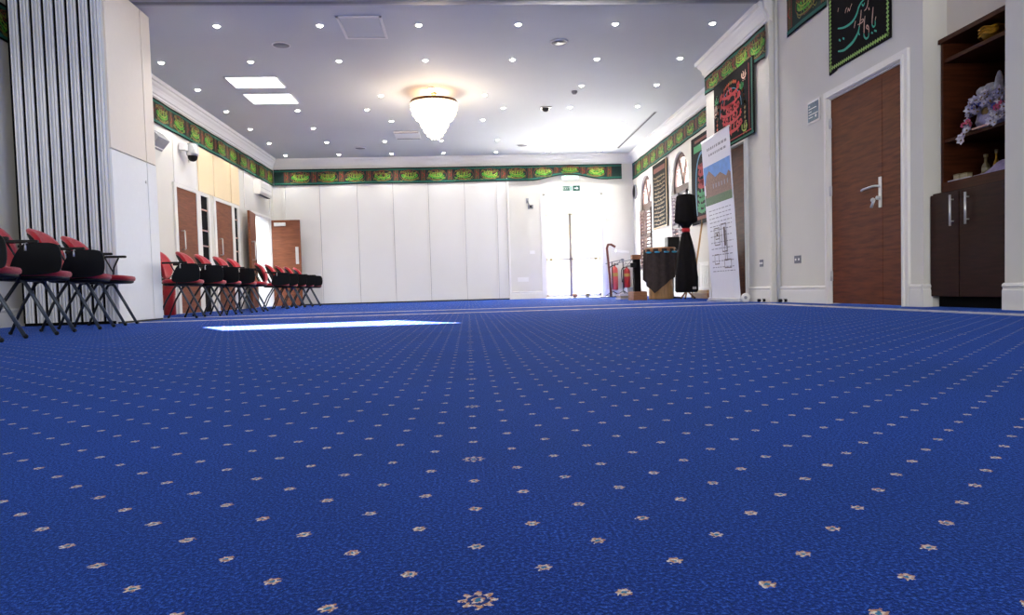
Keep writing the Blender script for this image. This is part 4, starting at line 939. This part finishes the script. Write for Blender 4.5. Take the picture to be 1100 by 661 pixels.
b = MB(); n = 26; vs = []
for i in range(n+1):
    a = math.radians(150+200*i/n); low = .10+.34*abs(math.sin((i/n-.42)*2.6))
    for j in range(7):
        t = j/6; z = .86+(low-.86)*t; rr = .27+.02*math.sin(11*a)+.02*t; vs.append((rr*math.cos(a), rr*math.sin(a), z))
b.add(vs, [(i*7+j, i*7+j+1, (i+1)*7+j+1, (i+1)*7+j) for i in range(n) for j in range(6)], mat('dark_brown_drape', '2a2020', .9, noise=.3, scale=15), True); b.build('drape', lc)
b = MB()
for k in range(4):
    a = math.radians(215+k*30); T = Matrix.Translation((.30*math.cos(a), .30*math.sin(a), .80)); b.ball((T.translation.x, T.translation.y, .80), .032, mat('cyan_tassel', '1c86a8', .6, noise=.1), 6, sx=1.6, sy=.6, sz=.5)
b.build('blue_trim', lc)
e = tag(MB().box(2.87, 2.985, 12.05, 12.17, 0, .70, BLACKC, bev=.01).box(2.80, 2.90, 12.0, 12.06, .56, .64, BLACKP, bev=.01).box(2.84, 2.99, 12.04, 12.18, .70, .78, BROWNB, bev=.01).build('side_table'), 'narrow black side stand left of the round lectern', 'stand')
e = empty('loudspeaker', (3.68, 12.5, 0), 'black boxy loudspeaker on a thin pole behind the lectern', 'loudspeaker')
MB().box(-.11, .11, -.1, .1, .86, 1.10, BLACKP, bev=.015).build('cabinet', e); MB().tube([(0, 0, .02), (0, 0, .86)], .015, BLACKP, 8).build('pole', e); MB().lathe([(.002, 0), (.15, 0), (.15, .02), (.002, .03)], BLACKP, seg=20).build('base', e)
e = tag(MB().box(2.72, 2.95, 11.5, 11.9, 0, .14, BROWNB, bev=.006).box(2.74, 2.93, 11.52, 11.88, .14, .145, REDBR).build('wooden_box'), 'low brown wooden box on the carpet left of the lectern', 'box')
e = tag(MB().box(2.80, 3.02, 12.9, 13.3, 0, .03, SILKW).box(2.82, 3.03, 12.92, 13.3, .03, .06, CARDB).box(2.79, 3.00, 12.88, 13.28, .06, .10, SILKW).build('paper_stack'), 'pile of white papers beside the low wooden box', 'papers')
e = tag(MB().box(3.83, 4.07, 11.1, 11.9, 0, .09, BROWNB, bev=.01).box(3.85, 4.05, 11.15, 11.85, .09, .14, OAK, bev=.01).build('timber_step'), 'low timber step behind the black draped stand', 'step')
e = empty('radiator', (4.07, 11.35, 0), 'white radiator low on the wall behind the draped stand', 'radiator')
b = MB().box(-.04, .03, -.7, .7, .16, .60, TRIM, bev=.01)
for k in range(13): b.box(-.05, -.04, -.66+k*.103, -.60+k*.103, .20, .56, TRIM, bev=.004)
b.build('panel', e); MB().box(-.052, .035, -.72, .72, .60, .62, TRIM, bev=.004).build('top_grille', e)
for s_ in (-.6, .6): MB().tube([(0, s_, 0), (0, s_, .18)], .01, TRIM, 8).build('pipe', e)
e = tag(MB().tube([(3.86, 12.0, .012), (4.105, 12.1, 1.35)], .016, OAK, 8).ball((4.105, 12.1, 1.35), .017, OAK, 6).ball((3.86, 12.0, .015), .014, BLACKP, 6).build('wooden_pole'), 'thin pale wooden pole leaning on the wall by the draped stand', 'pole')

# ------------------------------------------------------------------ exit side: lamp stand, mic stands, extinguishers, bin, signs
def tripod_base(mb, m, r_=.25, n=3, h=.12, ph=0):
    for k in range(n):
        a = ph+2*PI*k/n; mb.tube([(0, 0, h), (r_*math.cos(a), r_*math.sin(a), .012)], .010, m, 6)
e = empty('floor_lamp', (3.24, 15.9, 0), 'slim leaning floor lamp with white rectangular head beside exit door', 'lamp')
MB().tube([(0, 0, .02), (-.02, 0, .5), (-.06, 0, 1.0), (-.07, 0, 1.12), (-.04, 0, 1.20), (.03, 0, 1.20), (.12, -.02, 1.14)], .026, REDBR, 8).build('pole', e)
MB().box(-.02, .28, -.07, .03, 1.04, 1.09, WHITEP, T=Matrix.Rotation(math.radians(8), 4, 'Y'), bev=.01).build('lamp_head', e)
MB().box(-.30, .30, -.06, .06, 0, .02, DARKV, bev=.005).build('base', e)
for x_, y_, a, lab in ((3.38, 16.4, .2, 'thin microphone stand with boom beside the leaning lamp'), (3.62, 16.3, 2.6, 'microphone stand with a looping cable beside the red extinguisher')):
    e = empty('microphone_stand', (x_, y_, 0), lab, 'microphone stand')
    MB().tube([(0, 0, .1), (0, 0, .82)], .012, BLACKP, 8).build('pole', e)
    b = MB(); tripod_base(b, BLACKP, .22, 3, .14, a); b.build('tripod', e)
    MB().tube([(-.15, 0, .78), (0, 0, .82), (.22, 0, .86)], .009, GREYD, 8).build('boom', e)
    MB().ball((.25, 0, .865), .03, GREYD, 8, sx=1.5).build('microphone', e)
    MB().tube(smooth([(.2, 0, .85), (.12, .02, .75), (.05, .02, .78), (.03, .03, .5), (.02, .02, .2)]), .005, BLACKP, 6).build('cable', e)
def extinguisher(loc, h, r_, lab, hang=0, body=None, fl=None):
    e = empty('fire_extinguisher', loc, lab, 'fire extinguisher'); m = body or EXTR
    MB().lathe([(.01, 0), (r_*.95, 0), (r_, .015), (r_, h*.74), (r_*.85, h*.81), (r_*.45, h*.86), (r_*.3, h*.88), (r_*.3, h*.9)], m, seg=22).build('cylinder', e)
    MB().lathe([(r_*1.01, h*.50), (r_*1.015, h*.51), (r_*1.015, h*.62), (r_*1.01, h*.63)], fl or YEL, seg=22).build('colour_band', e)
    MB().lathe([(.02, h*.88), (.022, h*.93), (.01, h*.95)], BLACKP, seg=12).box(-.015, .10, -.012, .012, h*.93, h*.95, BLACKP, bev=.003).box(-.015, .09, -.012, .012, h*.965, h*.985, BLACKP, bev=.003).build('valve_handle', e)
    MB().tube(smooth([(-.02, 0, h*.92), (-r_-.03, 0, h*.85), (-r_-.045, 0, h*.6), (-r_-.03, 0, h*.25)]), .012, BLACKP, 8).build('hose', e)
    if hang: MB().box(-.03, .03, r_, r_+.02, h*.6, h*.8, GREYD).build('bracket', e)
extinguisher((3.90, YF-.10, .20), .56, .085, 'bright red fire extinguisher with yellow band on far wall right of exit', 1)
extinguisher((3.60, YF-.10, .16), .66, .08, 'slim pale red fire extinguisher just right of the exit door', 1, mat('faded_red_paint', 'c04a44', .35, noise=.05))
extinguisher((-4.44, 10.75, 0), .60, .085, 'red fire extinguisher on the floor beside the white cupboard', 0, None, REDT)
e = empty('waste_bin', (3.93, 16.75, 0), 'low grey rectangular waste bin in the far right corner', 'bin')
b = MB(); b.add([(-.13, -.15, 0), (.12, -.15, 0), (.12, .15, 0), (-.13, .15, 0), (-.16, -.18, .20), (.15, -.18, .20), (.15, .18, .20), (-.16, .18, .20), (-.14, -.16, .20), (.13, -.16, .20), (.13, .16, .20), (-.14, .16, .20), (-.11, -.13, .02), (.10, -.13, .02), (.10, .13, .02), (-.11, .13, .02)],
    [(0,3,2,1),(0,1,5,4),(1,2,6,5),(2,3,7,6),(3,0,4,7),(4,5,9,8),(5,6,10,9),(6,7,11,10),(7,4,8,11),(8,9,13,12),(9,10,14,13),(10,11,15,14),(11,8,12,15),(12,13,14,15)], GREYBIN); b.build('tub', e)
b = MB()
for (a, c, d, f) in ((-.17, .16, -.19, -.175), (-.17, .16, .175, .19), (-.17, -.155, -.19, .19), (.145, .16, -.19, .19)): b.box(a, c, d, f, .19, .21, GREYD)
b.build('rim', e)
# little clutter on the exit threshold
for k, (x_, y_, m, lab) in enumerate(((2.52, 16.6, BROWNB, 'small brown round pot on the floor before the exit door'), (2.83, 16.65, BRASS, 'small gold coloured pot on the floor right of the brown one'))):
    e = empty('small_pot', (x_, y_, 0), lab, 'pot'); MB().lathe([(.03, 0), (.055, .03), (.06, .06), (.04, .09), (.045, .10), (.035, .10), (.03, .05), (.01, .02)], m, seg=16).build('pot_body', e); MB().tube([(.0, 0, .05), (.01, 0, .17)], .006, m, 6).ball((.01, 0, .17), .014, m, 6).build('stem', e)
b = MB(); b.tube(smooth([(2.05, 16.3, .008), (2.4, 16.1, .008), (2.7, 16.35, .008), (3.0, 16.15, .008), (3.15, 16.3, .008), (3.3, 16.2, .008)]), .012, BLACKP, 6)
tag(b.build('floor_cable'), 'black cable lying on the carpet in front of the exit door', 'cable')
# exit sign
ex = empty('exit_sign', (2.575, YF, 2.68), 'green and white emergency exit sign above the glazed double door', 'sign')
MB().box(-.235, .235, -.02, -.001, -.075, .075, SIGNW, bev=.003).build('board', ex)
MB().box(-.20, -.02, -.023, -.0201, -.055, .055, SIGNG).box(.05, .225, -.023, -.0201, -.065, .065, SIGNG).box(-.01, .03, -.023, -.0201, -.05, .05, mat('sign_pale_green', '8fc4b6', .4)).build('green_field', ex)
b = MB(); fE = lambda u, v, d: (u, -.0235-d, v)
def letter(mb, s, x, z, h, m, d=.001, w=.012):
    W_ = h*.55
    segs = {'E': [((0, 0), (0, 1)), ((0, 0), (1, 0)), ((0, .5), (.8, .5)), ((0, 1), (1, 1))], 'X': [((0, 0), (1, 1)), ((0, 1), (1, 0))], 'I': [((.5, 0), (.5, 1))], 'T': [((.5, 0), (.5, 1)), ((0, 1), (1, 1))]}[s]
    for a, c in segs: mb.stroke(fE, [(x+a[0]*W_, z+a[1]*h), (x+c[0]*W_, z+c[1]*h)], [w]*2, m, d)
for k, s_ in enumerate('EXIT'): letter(b, s_, -.188+.042*k, -.03, .06, SIGNW, w=.008)
b.build('lettering', ex)
b = MB(); b.stroke(fE, [(.085, 0), (.15, 0)], [.028]*2, SIGNW, .001); b.add([fE(.145, -.04, .001), fE(.195, 0, .001), fE(.145, .04, .001)], [(0, 1, 2)], SIGNW); b.build('arrow', ex)
e = empty('emergency_light', (2.56, YF, 2.935), 'pale green emergency light fitting above the exit sign', 'emergency light')
MB().box(-.20, .20, -.09, -.028, -.045, .045, mat('pale_green_diffuser', 'd5f0ea', .3, emit='c8f5e8', es=.6), bev=.02).build('diffuser', e); MB().ball((-.12, -.09, .02), .014, mat('green_led', '20e0a0', .3, emit='20ffb0', es=12), 6).build('led', e)
MB().box(-.18, .18, -.03, -.001, -.04, .04, WHITEP).build('back_box', e)
# far wall camera / sensor, switch, socket, round light
e = empty('security_camera', (1.50, YF, 2.34), 'small grey security camera on a bracket left of the exit door', 'security camera')
MB().box(-.03, .03, -.02, -.001, .0, .12, GREYP, bev=.003).tube([(0, -.02, .05), (0, -.10, .02), (.03, -.12, -.06)], .014, GREYD, 8).build('bracket', e); MB().box(.0, .12, -.2, -.08, -.15, -.06, GREYD, bev=.01).build('camera_body', e); MB().tube([(.06, -.2, -.105), (.06, -.215, -.11)], .025, BLACKP, 12).build('lens', e)
socket('wall_socket', (1.345, YF-.001, .48), -1, .27, .11, 'white double wall socket low on the far wall left of exit', WHITEP, 'socket', 'y')
socket('light_switch', (1.59, YF-.001, 1.14), -1, .12, .08, 'white light switch on the far wall left of the exit door', WHITEP, 'switch', 'y')
e = empty('wall_lamp', (3.50, YF, 2.04), 'small oval white wall lamp right of the exit door', 'wall lamp')
T = Matrix.Rotation(PI/2, 4, 'X'); MB().lathe([(.09, .001), (.09, .02), (.08, .03)], TRIM, seg=22, T=T, sy=1.5).build('base', e); MB().lathe([(.08, .03), (.065, .07), (.03, .09), (.002, .095)], mat('lamp_opal', 'ffffff', .3, emit='ffffff', es=1.5), seg=22, T=T, sy=1.5).build('diffuser', e)
# left wall: dome camera, wedge speaker, air conditioner
e = empty('security_camera', (XL, 11.95, 2.62), 'silver dome security camera on the left wall above the first door', 'security camera')
MB().box(.0, .012, .13, .19, -.12, .12, BLACKP, bev=.003).tube([(.01, .16, 0), (.14, .05, 0), (.16, -.02, 0)], .014, BLACKP, 8).build('bracket', e)
MB().lathe([(.01, .14), (.08, .14), (.095, .11), (.10, -.02), (.09, -.06), (.02, -.06)], STEEL, c=(.17, -.08, 0), seg=24).build('housing', e)
MB().ball((.17, -.08, -.07), .08, BLACKP, 10).build('dome', e)
MB().box(.03, .14, -.28, -.18, .0, .12, WHITEP, bev=.01).build('junction_box', e)
e = tag(MB().add([(XL, 10.72, 2.48), (XL+.13, 10.72, 2.63), (XL, 10.72, 2.78), (XL, 11.1, 2.48), (XL+.13, 11.1, 2.63), (XL, 11.1, 2.78)], [(0, 1, 2), (3, 5, 4), (0, 3, 4, 1), (1, 4, 5, 2)], GREYP).box(XL+.01, XL+.03, 10.715, 11.105, 2.5, 2.76, WHITEP).build('wall_speaker'), 'grey wedge shaped wall speaker just past the white cupboard', 'wall speaker')
e = empty('air_conditioner', (XL, 16.12, 2.64), 'white wall mounted air conditioner above the open double door', 'air conditioner')
T = None
pr = [(0, -.16), (.11, -.17), (.155, -.10), (.16, .10), (.14, .15), (0, .17)]
MB().prism(pr, lambda u, v, d: (u, d, v), -.42, .42, WHITEP).build('casing', e); MB().box(.06, .13, -.38, .38, -.172, -.165, DARKV).build('vent_slot', e); MB().box(.155, .16, -.40, .40, -.02, -.015, GREYP).build('seam', e)
struct(MB().box(XL, XL+.02, 15.0, 15.04, 2.1, 2.86, TRIM).box(XL, XL+.02, 16.85, 16.89, 0, 2.86, TRIM), 'trim_15')
bpy.context.view_layer.update()
